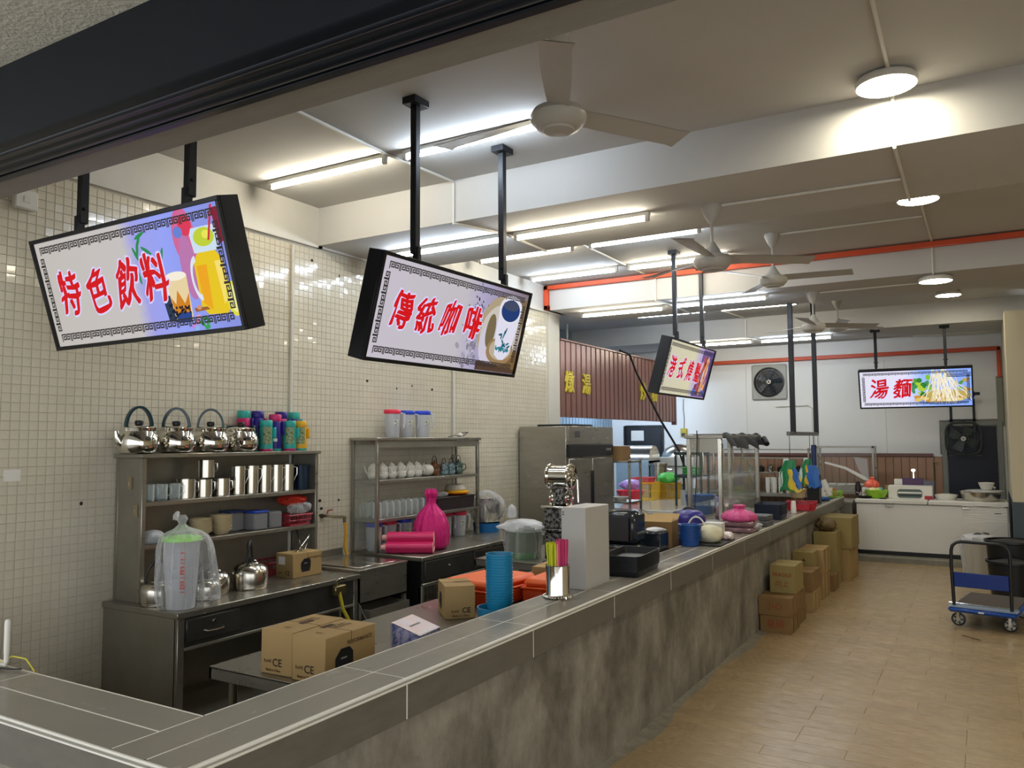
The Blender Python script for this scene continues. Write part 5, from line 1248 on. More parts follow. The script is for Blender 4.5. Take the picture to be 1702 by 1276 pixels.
# silver grinder / ice shaver
t = thing('ice_shaver', 'silver hammered ice shaver with chrome drum wheel and crank behind the pale box', 'machine', (-3.13, 6.12, T2))
ham = mat('hammered_silver', '#8f8d88', .3, .8, var=.75, vscale=45, col2='#2c2c2e', contrast=(.44, .54))
B().box(-.13, .13, -.12, .12, 0, .03, bev=.01).box(-.12, .12, -.10, .10, .03, .28, bev=.02).build('lower_column', ham, t)
B().box(-.13, .13, -.12, .12, .28, .30, bev=.005).box(-.12, .12, -.10, .10, .30, .47, bev=.01).build('middle_housing', ham, t)
B().box(-.14, .14, -.12, .12, .47, .49, bev=.006).build('deck', M['chrome'], t)
b = B()
for k, x in enumerate((-.075, .075)): b.tube([(x, .07*math.cos(a*PI/8), .555+.07*math.sin(a*PI/8)) for a in range(16)], .010, close=True, n=6)
b.cyl((0, 0, 0), .03, .17, n=14, xf=T(-.085, 0, .555, 0, PI/2, 0)).build('gear_rings', M['chrome'], t)
B().box(-.06, .05, -.05, .05, .49, .64, bev=.015).build('neck', ham, t)
X = T(-.11, 0, .735, 0, PI/2, 0)
B().lathe([(.09, .01), (.09, .20)], n=32, xf=X).build('drum', M['chrome'], t)
B().lathe([(.09, .0), (.105, .0), (.108, .01), (.105, .02), (.09, .022)], n=32, xf=X).build('drum_rim', M['chrome'], t)
B().lathe([(.09, .19), (.105, .19), (.108, .20), (.105, .21), (.085, .212)], n=32, xf=X).build('drum_rim', M['chrome'], t)
b = B().cyl((0, 0, .19), .025, .03, n=14, xf=X)
for k in range(5): b.tube([(0, 0, .205), (.095*math.cos(k*2*PI/5), .095*math.sin(k*2*PI/5), .205)], .008, n=6, xf=X)
b.build('wheel_spokes', M['chrome'], t)
B().tube([(.09, 0, .735), (.14, -.01, .735), (.16, -.01, .70), (.165, -.01, .52)], .011, n=8).build('crank', M['chrome'], t)
b = B()
for x, z in ((-.1, .44), (.09, .44), (-.1, .33), (.09, .33), (-.1, .25), (.08, .25), (-.1, .06)): b.cyl((0, 0, 0), .010, .006, n=8, xf=T(x, -.101, z, PI/2, 0, 0))
b.build('bolt', M['black'], t)
# black machine and dark box
t = thing('black_machine', 'black plastic appliance with rounded top behind the pale box', 'appliance', (-2.74, 6.04, T2))
bg = mat('blue_black_gloss', '#20262c', .18, coat=.4)
B().box(0, .30, 0, .26, 0, .20, bev=.02).box(.0, .30, .02, .26, .20, .47, bev=.035).build('housing', bg, t)
B().box(.298, .306, .06, .22, .28, .30, bev=.003).box(.298, .304, .04, .24, .12, .14, bev=.003).build('trim_line', mat('grey_green_plastic', '#55605a', .4), t)
B().box(.05, .25, -.004, .0, .23, .42, bev=.02).build('front_window', M['black'], t)
t = thing('dark_box', 'dark blue-black box with a clear crumpled top in front of the big carton', 'box', (-2.52, 6.38, T2))
B().box(0, .17, 0, .20, 0, .27, bev=.008).build('box_body', bg, t); blob(8, 10, (.08, .09, .02), .3, 33, -.5).build('plastic_top', M['thinfrost'], t, loc=(.085, .1, .285), fix=False)
tag(B().lathe([(0, 0), (.10, 0), (.115, .04), (.10, .10), (.03, .15), (0, .155)], n=20).build('tan_dome', mat('tan_fabric', '#b09a7c', .6), loc=(-2.47, 5.74, PT)), 'tan rounded bundle between the pale box and the black appliance', 'bundle')
c = carton('big_carton', 'tall open brown carton with lettering behind the blue bowls', (-2.60, 6.66, T2), .24, .30, .33, R(8), M['cardd'], texts=[('一次性', .07, 'front', .12, .20, br), ('餐盒', .07, 'front', .12, .10, br)])
B().box(0, .24, -.0, .004, 0, .13, xf=T(0, 0, .33, -1.15, 0, 0)).box(.0, .004, 0, .30, 0, .10, xf=T(0, 0, .33, 0, -.9, 0)).box(0, .24, 0, .004, 0, .09, xf=T(0, .30, .33, -1.1, 0, 0)).build('open_flap', M['card'], c)
carton('big_carton', 'brown carton standing behind the black appliance', (-2.95, 6.70, T2), .28, .30, .36, R(4), M['card'])
t = thing('lidded_bin', 'dark indigo round bin with domed lid and pale rim', 'bin', (-2.50, 7.60, .841)); t.scale = (.92, .92, .92)
B().lathe([(0, 0), (.13, 0), (.165, .26)], n=28).build('bin_body', C('#14164a', .3), t); B().lathe([(.165, .255), (.172, .262), (.172, .272), (.165, .276)], n=28).build('rim', M['whitep'], t); B().lathe([(.168, .274), (.165, .33), (.13, .38), (.07, .405), (0, .41)], n=28).build('lid', C('#2a2478', .3), t); B().tube([(-.07, 0, .40), (-.03, 0, .425), (.03, 0, .425), (.07, 0, .40)], .012, n=6).build('lid_handle', M['black'], t)
# ================================================================ ON THE COUNTER
blb = B().lathe([(0, 0), (.07, 0), (.074, .004), (.080, .056), (.098, .059), (.098, .065), (.079, .065), (.072, .008), (0, .008)], n=26).mesh('bowl', C('#1d4f96', .35))
stack(blb, 'bowl', 'bowl', -2.235, 6.80, CT, 9, .0145, 'blue plastic bowl in the short stack on the counter', 'short blue stack of bowls on the counter', .001)
t = thing('white_hoop_basket', 'white plastic basket with hoop handle behind the blue bowls', 'basket', (-2.25, 7.03, CT))
basket_b(.18, .16, .09).build('basket_body', M['whitep'], t); B().tube([(.085*math.cos(PI*i/14), 0, .085+.14*math.sin(PI*i/14)) for i in range(15)], .007, n=7).build('handle', M['whitep'], t)
t = thing('black_tray', 'flat black tray under the cream bag on the counter', 'tray', (-2.10, 6.92, CT)); B().box(-.15, .12, -.10, .45, 0, .015, bev=.004).build('tray_body', M['black'], t, rot=(0, 0, R(3)))
tag(blob(14, 16, (.12, .13, .085), .14, 41, -.75).build('cream_bag', mat('cream_film', '#ddd6b8', .35, trans=.1, ior=1.2), loc=(-2.13, 7.02, CT+.079)), 'puffy cream plastic bag lying on the black tray', 'bag')
tag(blob(10, 12, (.06, .09, .04), .25, 43, -.7).build('snack_packet', mat('red_white_film', '#e2d8d4', .3, var=.6, vscale=22, col2='#c8384a', contrast=(.38, .42)), loc=(-2.045, 7.26, CT+.044)), 'small white packet with red print beside the cream bag', 'packet')
c = carton('white_carton', 'white carton standing behind the cream bag', (-2.31, 7.42, CT), .17, .14, .135, R(3), M['whitep'], tape=False)
t = thing('pink_bundle', 'magenta plastic bag sitting on packs of brown cups', 'bundle', (-2.14, 8.05, CT))
packm = mat('mauve_pack_film', '#8c6a70', .2, var=.5, vscale=20)
B().box(-.17, .16, -.16, .17, 0, .05, bev=.015).build('pack', packm, t); B().box(-.165, .165, -.15, .18, .05, .11, bev=.02).build('pack', packm, t)
B().grid(gather_f(.17, .16, 8), 50, 20, closeu=True).build('bag', mat('rose_film', '#cf4f8a', .35, bump=.6, bscale=30), t, loc=(0, 0, .105))
blob(10, 12, (.07, .10, .03), .3, 44, -.7).build('shiny_wrap', M['thinfrost'], t, loc=(.13, .05, .06), fix=False)
t = thing('water_bottle', 'clear plastic bottle with white cap behind the pink bag', 'bottle', (-2.42, 8.62, .84))
B().lathe([(0, 0), (.045, 0), (.047, .01), (.047, .22), (.035, .27), (.016, .30), (.016, .33)], n=18).build('bottle_body', M['pane'], t, fix=False); B().cyl((0, 0, .33), .019, .03, n=14).build('cap', M['whitep'], t)
for i, (x, y, z, w, l, lab) in enumerate(((-2.12, 8.72, 0, .26, .32, 'flat grey box at the bottom by the counter edge, before the navy trays'), (-2.125, 8.74, .055, .25, .30, 'flat grey box lying on the other one before the navy trays'))):
    tag(B().box(-w/2, w/2, -l/2, l/2, 0, .052, bev=.006).box(-w/2+.02, w/2-.02, -l/2+.02, l/2-.02, .052, .054).build('flat_box', mat('dark_grey_plastic', '#4b4d50', .4), loc=(x, y, CT+z)), lab, 'box')
tm2 = tray_mesh(.30, .44, .06, mat('navy_tray_plastic', '#232a3c', .45))
stack(tm2, 'tray', 'tray', -2.17, 9.55, CT, 9, .014, 'dark navy serving tray in the farther stack on the counter', 'navy trays stacked on the far counter', .0003, R(2))
t = thing('red_basket', 'red plastic basket under the skewer basket on the counter', 'basket', (-2.06, 10.75, CT))
rb = basket_b(.26, .34, .11, .85, 12, .005); rb.prism([(-.11, .02), (.11, .02), (.125, .09), (-.125, .09)], -.155, -.150, 'y'); rb.prism([(-.14, .02), (.14, .02), (.16, .09), (-.16, .09)], .115, .12, 'x'); rb.build('basket_body', C('#c0293c'), t)
t = thing('skewer_basket', 'cream woven basket raised on a glass of bamboo skewers', 'basket', (-2.10, 10.72, CT+.01))
B().lathe([(0, .15), (.08, .15), (.115, .255), (.12, .26), (.11, .258), (.075, .16), (0, .16)], n=22).build('basket_body', mat('cream_wicker', '#cdbf9a', .7, var=.3, vscale=50), t)
b = B()
random.seed(2)
for k in range(18): a = random.uniform(0, 6.3); r = random.uniform(.02, .07); b.tube([(r*math.cos(a), r*math.sin(a), 0), (r*1.05*math.cos(a), r*1.05*math.sin(a), .16)], .003, n=5)
b.build('bamboo_skewers', mat('bamboo', '#a89468', .6), t, kind='stuff')
blob(8, 8, (.10, .10, .03), .3, 47, -.5).build('contents', mat('cream_contents', '#dccf9e', .6), t, loc=(0, 0, .25))
tag(B().lathe([(0, 0), (.035, 0), (.028, .14), (.02, .15), (0, .15)], n=16).build('white_cup', M['whitep'], loc=(-2.07, 10.30, CT)), 'inverted white cup at the corner of the red basket', 'cup')
t = thing('black_speaker_box', 'tall ribbed black plastic box on the counter behind the skewer basket', 'box', (-2.22, 12.0, CT)); B().box(0, .16, 0, .22, 0, .40, bev=.01).build('casing', M['black'], t)
b = B(); 
for k in range(12): b.box(-.003, .163, -.004, 0, .03+k*.03, .04+k*.03)
b.build('rib', M['black'], t)
t = thing('leaflet_stand', 'leaning white and red printed boards at the far end of the counter', 'leaflets', (-2.20, 12.9, CT))
B().box(0, .12, 0, .012, 0, .30, xf=T(0, 0, 0, 0, -.35, 0)).build('board', mat('printed_board', '#d8d2c8', .5, var=.6, vscale=14, col2='#7a3440', contrast=(.4, .45)), t); B().box(.08, .18, .03, .042, 0, .25, xf=T(0, 0, 0, 0, -.35, 0)).build('board', M['whitep'], t)
t = thing('green_tub', 'small lime green basket with sauces at the far end of the counter', 'basket', (-2.10, 13.35, CT)); basket_b(.24, .30, .09).build('basket_body', C('#8cc63a'), t)
for k, (x, y, c_) in enumerate(((-.05, -.06, '#d8c050'), (.04, .0, '#b87a4a'), (-.02, .08, '#e8e2d0'))): B().cyl((x, y, .01), .028, .13, n=10).build('jar', C(c_), t)
tag(blob(10, 12, (.13, .15, .03), .3, 48, -.7).build('blue_cloth', mat('blue_cloth', '#234c8c', .8), loc=(-2.12, 12.55, CT+.026)), 'crumpled blue cloth lying on the far counter', 'cloth')
tag(B().lathe([(0, 0), (.04, 0), (.045, .16), (.03, .19), (0, .2)], n=12).build('yellow_jar', C('#c9a86a'), loc=(-2.23, 13.1, CT)), 'tan jar behind the leaning boards', 'jar')
# hanging rack over the counter
t = thing('hanging_rack', 'black hanging frame of two posts joined by a grey bar above the counter', 'rack', (-2.12, 10.68, ZB))
B().box(-.03, .03, -.03, .03, -1.68, 0, bev=.003).build('post', M['blackm'], t); B().box(-.03, .03, 1.60, 1.66, -1.68, ZC-ZB-.0, bev=.003).build('post', M['blackm'], t)
B().box(-.025, .025, -.30, 1.66, -1.71, -1.66, bev=.003).build('bar', mat('mid_grey_steel', '#6d6f70', .4, .5), t)
B().box(-.06, .06, 1.56, 1.70, ZC-ZB-.03, ZC-ZB).build('mount_plate', M['blackm'], t)
def bag_bundle(label, y, ztop, cols, seed):
    t = thing('hanging_bags', label, 'bags', (-2.12, y, ztop))
    B().tube([(0, 0, 0), (0, 0, 1.93-ztop)], .004, n=5).build('string', M['black'], t)
    random.seed(seed)
    for i, (c_, dy, dz, w, h) in enumerate(cols):
        def f(u, v):
            a = u*2*PI; r = (.50+.32*min(1, v*2.0)-.15*max(0, v-.7))*(1+.15*math.sin(7*a+i+v*3)); q = .012*math.sin(v*9+i*2)
            return (dy*.50*(.5+.5*v)+q+w*r*math.cos(a), .03*r*math.sin(a)-.012*i, dz-h*v+.02*math.sin(3*a+i)*(v > .5))
        B().grid(f, 20, 8, closeu=True).build('bag', mat('film_'+c_.strip('#'), c_, .35), t, fix=True)
bag_bundle('bundle of white, green and yellow bags hanging on a string from the grey bar', 10.42, 1.64, [('#d5e0dc', -.20, .0, .06, .36), ('#1c7a48', -.04, -.02, .12, .38), ('#e0c23a', .12, -.13, .10, .27), ('#2c62a8', .20, -.12, .05, .24)], 5)
bag_bundle('bundle of green, yellow and blue bags hanging under the blue roll', 11.75, 1.60, [('#d5e0dc', -.24, .02, .05, .34), ('#1c7a48', -.14, .0, .08, .36), ('#e0b23a', -.04, -.08, .08, .28), ('#2a66b4', .10, -.08, .11, .30)], 6)
tag(B().cyl((0, 0, 0), .035, .30, n=14, bev=.006).tube([(0, 0, .28), (0, 0, .43)], .004, n=5).build('blue_roll', mat('navy_patterned_roll', '#2c3c6c', .4, var=.5, vscale=30), loc=(-2.12, 12.05, 1.50)), 'upright navy roll hanging at the right end of the grey bar', 'roll')
# ================================================================ CARTONS AT THE COUNTER FOOT
GCt = 'cartons stacked along the foot of the counter'
rdp = M['redink']
def cart(label, x0, y0, z0, dx, dy, dz, m, texts=(), rz=0, strap=False):
    c = carton('carton', label, (x0, y0, z0), dx, dy, dz, R(rz), m, GCt, texts=texts)
    if strap:
        b = B()
        for k in (.25, .75): b.box(-.002, dx+.002, dy*k-.004, dy*k+.004, -.0, dz+.002).box(dx, dx+.002, dy*k-.004, dy*k+.004, 0, dz)
        b.build('strap', M['whitep'] if False else M['card'], c)
    return c
cart('lower front carton of the nearest pile on the floor', -1.99, 8.16, 0, .30, .38, .165, M['cardd'], [('易碎', .09, 'front', .15, .08, rdp)], 0, True)
cart('lower rear carton of the nearest pile on the floor', -1.98, 8.57, 0, .27, .40, .165, M['cardd'], rz=-1, strap=True)
cart('upper front carton of the nearest pile, just above the floor one', -2.00, 8.15, .167, .31, .39, .175, M['cardd'], [('小心', .08, 'front', .15, .09, rdp)], 0.5, True)
cart('upper rear carton of the nearest pile', -1.985, 8.57, .167, .28, .39, .175, M['cardd'], rz=1, strap=True)
cart('single olive carton with red print on top of the nearest pile', -1.94, 8.40, .345, .245, .42, .275, M['cardo'], [('FRAGILE', .05, 'front', .12, .18, rdp), ('向上', .07, 'front', .12, .09, rdp)])
cart('lower carton of the second small pile', -1.985, 9.30, 0, .30, .42, .215, M['card'], strap=True)
cart('upper carton of the second small pile', -1.995, 9.29, .217, .30, .46, .215, M['cardd'], strap=True, rz=-1)
cart('carton on the floor under the olive carton with tape', -1.99, 9.80, 0, .22, .28, .40, M['cardd'])
cart('olive carton with dark tape between the second and third piles', -2.0, 9.78, .402, .235, .30, .18, M['cardo'], [('▲', .05, 'front', .13, .09, br)])
cart('lower carton of the third pile, narrow', -1.985, 10.12, 0, .265, .44, .28, M['card'], strap=True)
cart('upper carton of the third pile, tied with string', -1.985, 10.11, .282, .27, .50, .29, M['card'], strap=True)
cart('small low carton on the floor behind the third pile', -1.96, 10.68, 0, .275, .34, .20, M['cardd'])
cart('tall olive carton behind the small low one', -1.99, 11.08, 0, .28, .42, .68, M['cardo'])
tag(blob(12, 12, (.12, .16, .09), .25, 51, -.8).build('plastic_bag', mat('brown_film_bag', '#7d6a4a', .25, trans=.3, ior=1.2), loc=(-1.85, 11.27, .68+.073)), 'brownish plastic bag lying on the tall olive carton', 'bag')
cart('lower carton of the farthest tall pile', -1.99, 11.56, 0, .37, .62, .42, M['card'], rz=-2)
c = cart('upper carton with hand hole of the farthest tall pile', -1.985, 11.54, .422, .40, .62, .41, M['cardo'], rz=-1)
B().box(.12, .20, -.0015, 0, .25, .275).build('hand_hole', M['black'], c)
# ================================================================ PLATFORM TROLLEY
t = thing('platform_trolley', 'blue platform trolley with folding handle and grey mat on the floor', 'trolley', (-0.10, 9.28, 0), R(-10))
blu = C('#1c4a9c', .35)
b = B().box(-.29, .31, -.08, .88, .155, .205, bev=.02); b.build('deck', blu, t)
B().box(-.26, .28, .10, .85, .205, .214, bev=.004).build('mat', mat('dark_grey_rubber', '#4b4440', .8, bump=.3), t)
B().box(-.29, .31, -.07, .08, .205, .209).build('deck_strip', mat('pale_blue_plastic', '#8ea0b8', .4), t)
B().tube([(-.29, .0, .235), (.31, .0, .235)], .008, n=8).build('hinge_rod', M['chrome'], t)
pts = [(-.245, .0, .215), (-.255, -.01, .62), (-.25, -.01, .76)]+[(-.25+.09-.09*math.cos(a), -.01, .76+.09*math.sin(a)) for a in (R(30), R(60), R(90))]+[(.17, -.01, .85)]+[(.17+.09*math.sin(a), -.01, .76+.09*math.cos(a)) for a in (R(30), R(60), R(90))]+[(.26, -.01, .62), (.255, 0, .215)]
B().tube(pts, .0165, n=10).build('handle_tube', mat('dark_steel_tube', '#2e3034', .3, .5), t)
B().box(-.235, .245, -.018, -.004, .40, .545, bev=.005).build('handle_panel', C('#12307c', .4), t)
B().box(-.02, .03, -.081, -.079, .17, .185).build('label_plate', M['whitep'], t)
for x in (-.215, .235):
    for y in (.02, .78):
        w = B().lathe([(0, -.016), (.022, -.018), (.03, -.006), (.046, -.006), (.050, -.016), (.050, .016), (.046, .006), (.03, .006), (.022, .018), (0, .016)], n=20, xf=T(x, y, .075, PI/2, 0, 0)).build('wheel', mat('pale_hub', '#aaa79e', .4, .3), t)
        bs = B()
        for q in range(5): bs.box(.02, .047, -.017, -.008, -.006, .006, xf=T(x, y, .075, 0, q*2*PI/5, 0))
        bs.build('spoke', M['black'], w, kind='stuff')
        B().lathe([(.050, -.016), (.064, -.013), (.066, 0), (.064, .013), (.050, .016)], n=24, xf=T(x, y, .075, PI/2, 0, 0)).build('tyre', M['black'], w)
        B().box(x-.012, x+.012, y-.026, y-.021, .075, .155).box(x-.012, x+.012, y+.021, y+.026, .075, .155).box(x-.03, x+.03, y-.03, y+.03, .145, .156).build('caster_fork', M['chromed'], t)
pipe('cable_tie', [(-.27, 8.93, .004), (-.20, 8.85, .006), (-.12, 8.79, .004)], .003, M['black'], 'short black strip lying on the floor before the trolley', 'strip')
# bins at the right edge
for (x, y, r, h, lab) in ((.22, 11.75, .29, .62, 'large black round bin at the right edge behind the trolley'), (.20, 11.05, .26, .46, 'lower black round bin in front of the large one')):
    t = thing('black_bin', lab, 'bin', (x, y, 0))
    B().lathe([(0, 0), (r*.82, 0), (r*.95, h), (r*.92, h), (r*.80, .012), (0, .012)], n=32).build('bin_body', C('#15171b', .4), t)
    B().lathe([(r*.95, h-.03), (r*1.02, h-.02), (r*1.02, h+.005), (r*.94, h+.008)], n=32).build('rim', C('#1d2025', .35), t)
    B().lathe([(r*.93, h-.02), (r*.5, h+.005), (0, h+.01)], n=32).build('lid', C('#24272b', .4), t)
t = thing('pale_bin', 'pale bin wrapped in clear plastic before the chest freezer', 'bin', (-.16, 12.65, 0))
B().lathe([(0, 0), (.15, 0), (.19, .50), (.18, .50), (.14, .01), (0, .01)], n=26).build('bin_body', mat('pale_beige_plastic', '#b9b2a0', .5), t)
B().grid(lambda u, v: ((.20+.012*math.sin(u*50+v*4))*math.cos(u*2*PI)*(.82+.25*v), (.20+.01*math.sin(u*60))*math.sin(u*2*PI)*(.82+.25*v), .02+v*.53), 48, 8, closeu=True).build('plastic_liner', M['film'], t, fix=False)
blob(12, 12, (.20, .20, .08), .3, 55, -.4).build('crumpled_film', M['thinfrost'], t, loc=(.04, 0, .52), fix=False)
for k, (x, y) in enumerate(((.02, -.08), (.10, -.03))): blob(6, 8, (.05, .03, .03), .3, 60+k).build('grey_scrap', C('#4c4c4c', .5), t, loc=(x, y, .585))
b = B()
random.seed(14)
for k in range(9):
    z = .70+.03*k; b.tube([(-.28, 0, z+random.uniform(-.03, .03)), (0, -.02, z+random.uniform(-.02, .02)), (.27, 0, z+random.uniform(-.05, .05))], .003, n=4)
b.tube([(-.28, 0, .66), (.05, 0, .55), (.28, 0, .70), (.28, 0, .0)], .004, n=4).tube([(-.28, 0, .93), (-.28, 0, .0)], .004, n=4)
tag(b.build('wire_rack', M['whitep'], loc=(-.05, 13.2, 0)), 'tangle of thin white wires standing before the right end of the freezer', 'wire')

# ================================================================ CHEST FREEZER AND WHAT IS ON IT
t = thing('chest_freezer', 'long white double-lid chest freezer against the back wall', 'freezer', (-1.80, 13.72, .086))
fw, fh = 2.03, .78
B().box(.03, fw-.03, .03, .68, 0, .06).build('plinth', M['black'], t)
B().box(0, fw, 0, .70, .06, fh, bev=.008).build('cabinet_body', M['white'], t)
b = B()
for x in (.30, 1.62): b.box(x-.004, x+.004, -.003, 0, .07, fh-.01)
b.build('panel_seam', M['conduit'], t)
for k, (x0, x1) in enumerate(((-.02, 1.0), (1.01, fw+.02))):
    l = B().box(x0, x1, -.02, .72, fh+.008, fh+.075, bev=.012).build('lid', M['white'], t)
    B().box((.47, 1.50)[k]-.05, (.47, 1.50)[k]+.05, -.03, .0, fh-.035, fh-.005, bev=.004).build('handle', M['chromed'], l)
B().box(1.86, 1.95, -.002, 0, .69, .70).build('badge', M['ink'], t)
FZ = .086+.78+.075
fy = 13.98
def fbox(name, label, x, y, dx, dy, dz, m, z=FZ, cat='box'): return tag(B().box(0, dx, 0, dy, 0, dz, bev=.006).build(name, m, loc=(x, y, z)), label, cat)
t = thing('stove_carton', 'long white carton picturing a portable gas stove on the freezer', 'box', (-1.36, 13.95, FZ))
B().box(0, .62, 0, .32, 0, .20, bev=.004).build('box_body', M['whitep'], t)
b = B().flat([(.13, .04), (.16, .015), (.45, .015), (.48, .04), (.48, .12), (.45, .15), (.16, .15), (.13, .12)], -.0015, mat('stove_grey_print', '#5c6a68', .5)).flat([(.14, .085), (.47, .085), (.47, .11), (.14, .11)], -.002, M['whitep']).flat([(.15, .04), (.46, .04), (.46, .07), (.15, .07)], -.002, mat('stove_dark_print', '#2b3436', .5)).flat([(.51, .0), (.62, .0), (.62, .055), (.51, .055)], -.0018, mat('red_corner_print', '#a8243a', .5))
b.build('stove_print', None, t, fix=False)
t = thing('lime_bowl', 'lime green see-through bowl on the freezer', 'bowl', (-1.53, 13.95, FZ))
B().lathe([(0, 0), (.10, 0), (.15, .05), (.17, .13), (.165, .13), (.14, .05), (.09, .01), (0, .01)], n=26).build('bowl_body', C('#9ccf3a', .25), t)
for k, (x, y, c_) in enumerate(((-.05, -.02, '#e8d8a0'), (.05, .03, '#5ab0b8'), (.03, -.07, '#b8d87a'))): blob(6, 8, (.06, .06, .05), .2, 70+k).build('packet', C(c_), t, loc=(x, y, .12))
tag(B().grid(gather_f(.11, .17, 9), 36, 18, closeu=True).build('coral_bag', mat('coral_film', '#ee6a52', .35), loc=(-1.62, 14.22, FZ+.15)), 'coral plastic bag sticking up behind the lime bowl', 'bag')
fbox('pale_crate', 'pale crate holding the coral bag behind the lime bowl', -1.76, 14.12, .28, .22, .15, M['whitep'])
fbox('white_carton', 'white and purple open carton behind the stove carton', -1.30, 14.30, .40, .09, .29, M['whitep'])
fbox('purple_box', 'purple flat box leaning on the white carton behind the stove carton', -1.18, 14.283, .30, .015, .31, C('#4a3058'))
fbox('grey_box', 'dark grey box right of the white carton on the freezer', -.88, 14.25, .16, .12, .27, C('#565866'))
fbox('brown_box', 'small olive brown box between lime bowl and stove carton', -1.43, 14.22, .12, .12, .19, M['cardo'])
t = thing('wok_pan', 'dark pan with grey kettle on the left end of the freezer', 'pan', (-1.80+.10, 13.80+.10, FZ)); B().lathe([(0, 0), (.10, 0), (.14, .035), (.135, .035), (.09, .006), (0, .006)], n=24).build('pan_body', M['black'], t); B().box(.10, .26, -.015, .015, .02, .035, bev=.004).build('handle', M['black'], t)
t = thing('small_kettle', 'small grey kettle in the dark pan on the freezer', 'kettle', (-1.70, 13.90, FZ+.012)); B().lathe([(0, 0), (.07, 0), (.085, .03), (.06, .09), (0, .10)], n=22).build('body', M['chromed'], t); B().tube([(-.07, 0, .05), (-.12, 0, .08)], [.015, .009], n=8).build('spout', M['chromed'], t)
tag(B().lathe([(0, 0), (.045, 0), (.05, .15), (.03, .21), (.035, .24), (0, .25)], n=16).build('dark_bottle', C('#2a1a20', .3), loc=(-1.83, 14.22, FZ)), 'dark bottle behind the small kettle', 'bottle')
tag(B().box(0, .10, 0, .06, 0, .012, bev=.004).build('phone', M['black'], loc=(-1.47, 13.76, FZ)), 'small black device lying before the lime bowl', 'device')
t = thing('steel_tray', 'wide round steel tray at the right end of the freezer', 'tray', (-.10, 14.05, FZ)); B().lathe([(0, 0), (.24, 0), (.27, .13), (.285, .135), (.28, .14), (.26, .13), (.23, .01), (0, .01)], n=36).build('tray_body', M['chromed'], t)
blob(10, 12, (.27, .25, .03), .2, 81, -.5).build('plastic_cover', M['film'], t, loc=(.03, 0, .14), fix=False)
tag(B().lathe([(0, 0), (.07, 0), (.11, .10), (.105, .10), (.06, .01), (0, .01)], n=20).build('white_bowl', M['whitep'], loc=(-.02, 14.02, FZ+.172)), 'white bowl on the covered steel tray', 'bowl')
tag(B().lathe([(0, 0), (.13, 0), (.16, .06), (.16, .075), (.10, .085), (0, .09)], n=26).build('white_dish', M['whitep'], loc=(-.56, 14.08, FZ)), 'white covered dish between the stove carton and the steel tray', 'dish')
tag(B().lathe([(0, -.02), (.022, -.018), (.03, 0), (.022, .018), (0, .02)], n=14).tube([(0, 0, .0), (0, .02, -.14)], .006, n=5).build('small_lamp', mat('small_bulb_glow', '#ffffff', emit=4, ecol='#fff1dc'), loc=(-1.02, 14.345, FZ+.29+.142)), 'tiny lit white bulb above the purple box', 'lamp')
pipe('tap_pipe', [(-.80, YB-.02, 1.0), (-.79, YB-.03, 1.35), (-.80, YB-.05, 1.45), (-.72, YB-.06, 1.45)], .014, mat('brass', '#8c7f56', .35, .9), 'brass tap and pipe on the brown boards left of the navy door', 'tap')
# ---- steel bench with glass display in front of the back wall
steel_table('steel bench along the back wall left of the freezer', -4.6, -2.45, 14.75, 15.55, .92)
t = thing('glass_display', 'empty glass display case with steel frame on the back bench', 'display case', (-2.62, 15.05, .95))
fr = M['steel']
B().box(0, .95, 0, .40, 0, .12, bev=.004).build('base_shelf', st, t)
b = B()
for x in (0, .92):
    for y in (0, .37): b.box(x, x+.03, y, y+.03, .12, .80, bev=.003)
b.box(0, .95, 0, .03, .77, .80).box(0, .95, .37, .40, .77, .80).box(0, .03, 0, .4, .77, .80).box(.92, .95, 0, .4, .77, .80)
b.build('frame', fr, t)
B().box(.03, .92, .005, .010, .13, .77).build('front_glass', M['pane'], t); B().box(.005, .010, .03, .37, .13, .77).box(.94, .945, .03, .37, .13, .77).build('side_glass', M['pane'], t)
b = B()
for k in range(6): b.box(.04+k*.15, .17+k*.15, .05, .30, .121, .145, bev=.004)
b.build('white_tray_insert', M['whitep'], t)
B().flat([(.62, .62), (.84, .58), (.86, .22), (.80, .20), (.70, .40)], .004, M['thinfrost']).flat([(.14, .50), (.16, .53), (.50, .44), (.80, .28), (.86, .22), (.78, .22), (.48, .40)], .0035, M['whitep']).build('plastic_strip', None, t, fix=False)
# supports: the display stands on the bench (0.92)
B().box(0, .95, 0, .40, -.03, 0).build('base_plate', sd, t)
t = thing('steel_rack', 'long steel two-tier rack with pans and white cups before the back wall', 'rack', (-4.55, 15.0, .92))
for x in (0, 1.80):
    for y in (0, .35): B().box(x, x+.03, y, y+.03, 0, .80, bev=.003).build('post', st, t)
for z in (.36, .62, .78): B().box(0, 1.83, 0, .38, z-.02, z, bev=.003).build('shelf', st, t)
for i, (x, r, h, m_) in enumerate(((.75, .05, .10, 'chrome'), (.95, .06, .09, 'black'), (1.12, .05, .11, 'chromed'), (1.30, .06, .08, 'black'), (1.47, .045, .10, 'chrome'), (1.62, .05, .09, 'black'))):
    tag(B().lathe([(0, 0), (r*.8, 0), (r, .02), (r, h), (r*.9, h), (r*.3, h+.02), (0, h+.02)], n=16).build('cooking_pot', M[m_], loc=(-4.55+x, 15.15, .92+.362)), ['bright small pot at the left on the back rack shelf', 'black small pot, second on the back rack shelf', 'satin small pot, third on the back rack shelf', 'black small pot, fourth on the back rack shelf', 'bright small pot, fifth on the back rack shelf', 'black small pot at the right on the back rack shelf'][i], 'pot', 'small pots on the back rack')
cup_m = B().lathe([(0, 0), (.030, 0), (.042, .10), (.045, .10), (.045, .105), (.038, .105), (0, .01)], n=14).mesh('foam_cup', M['whitep'])
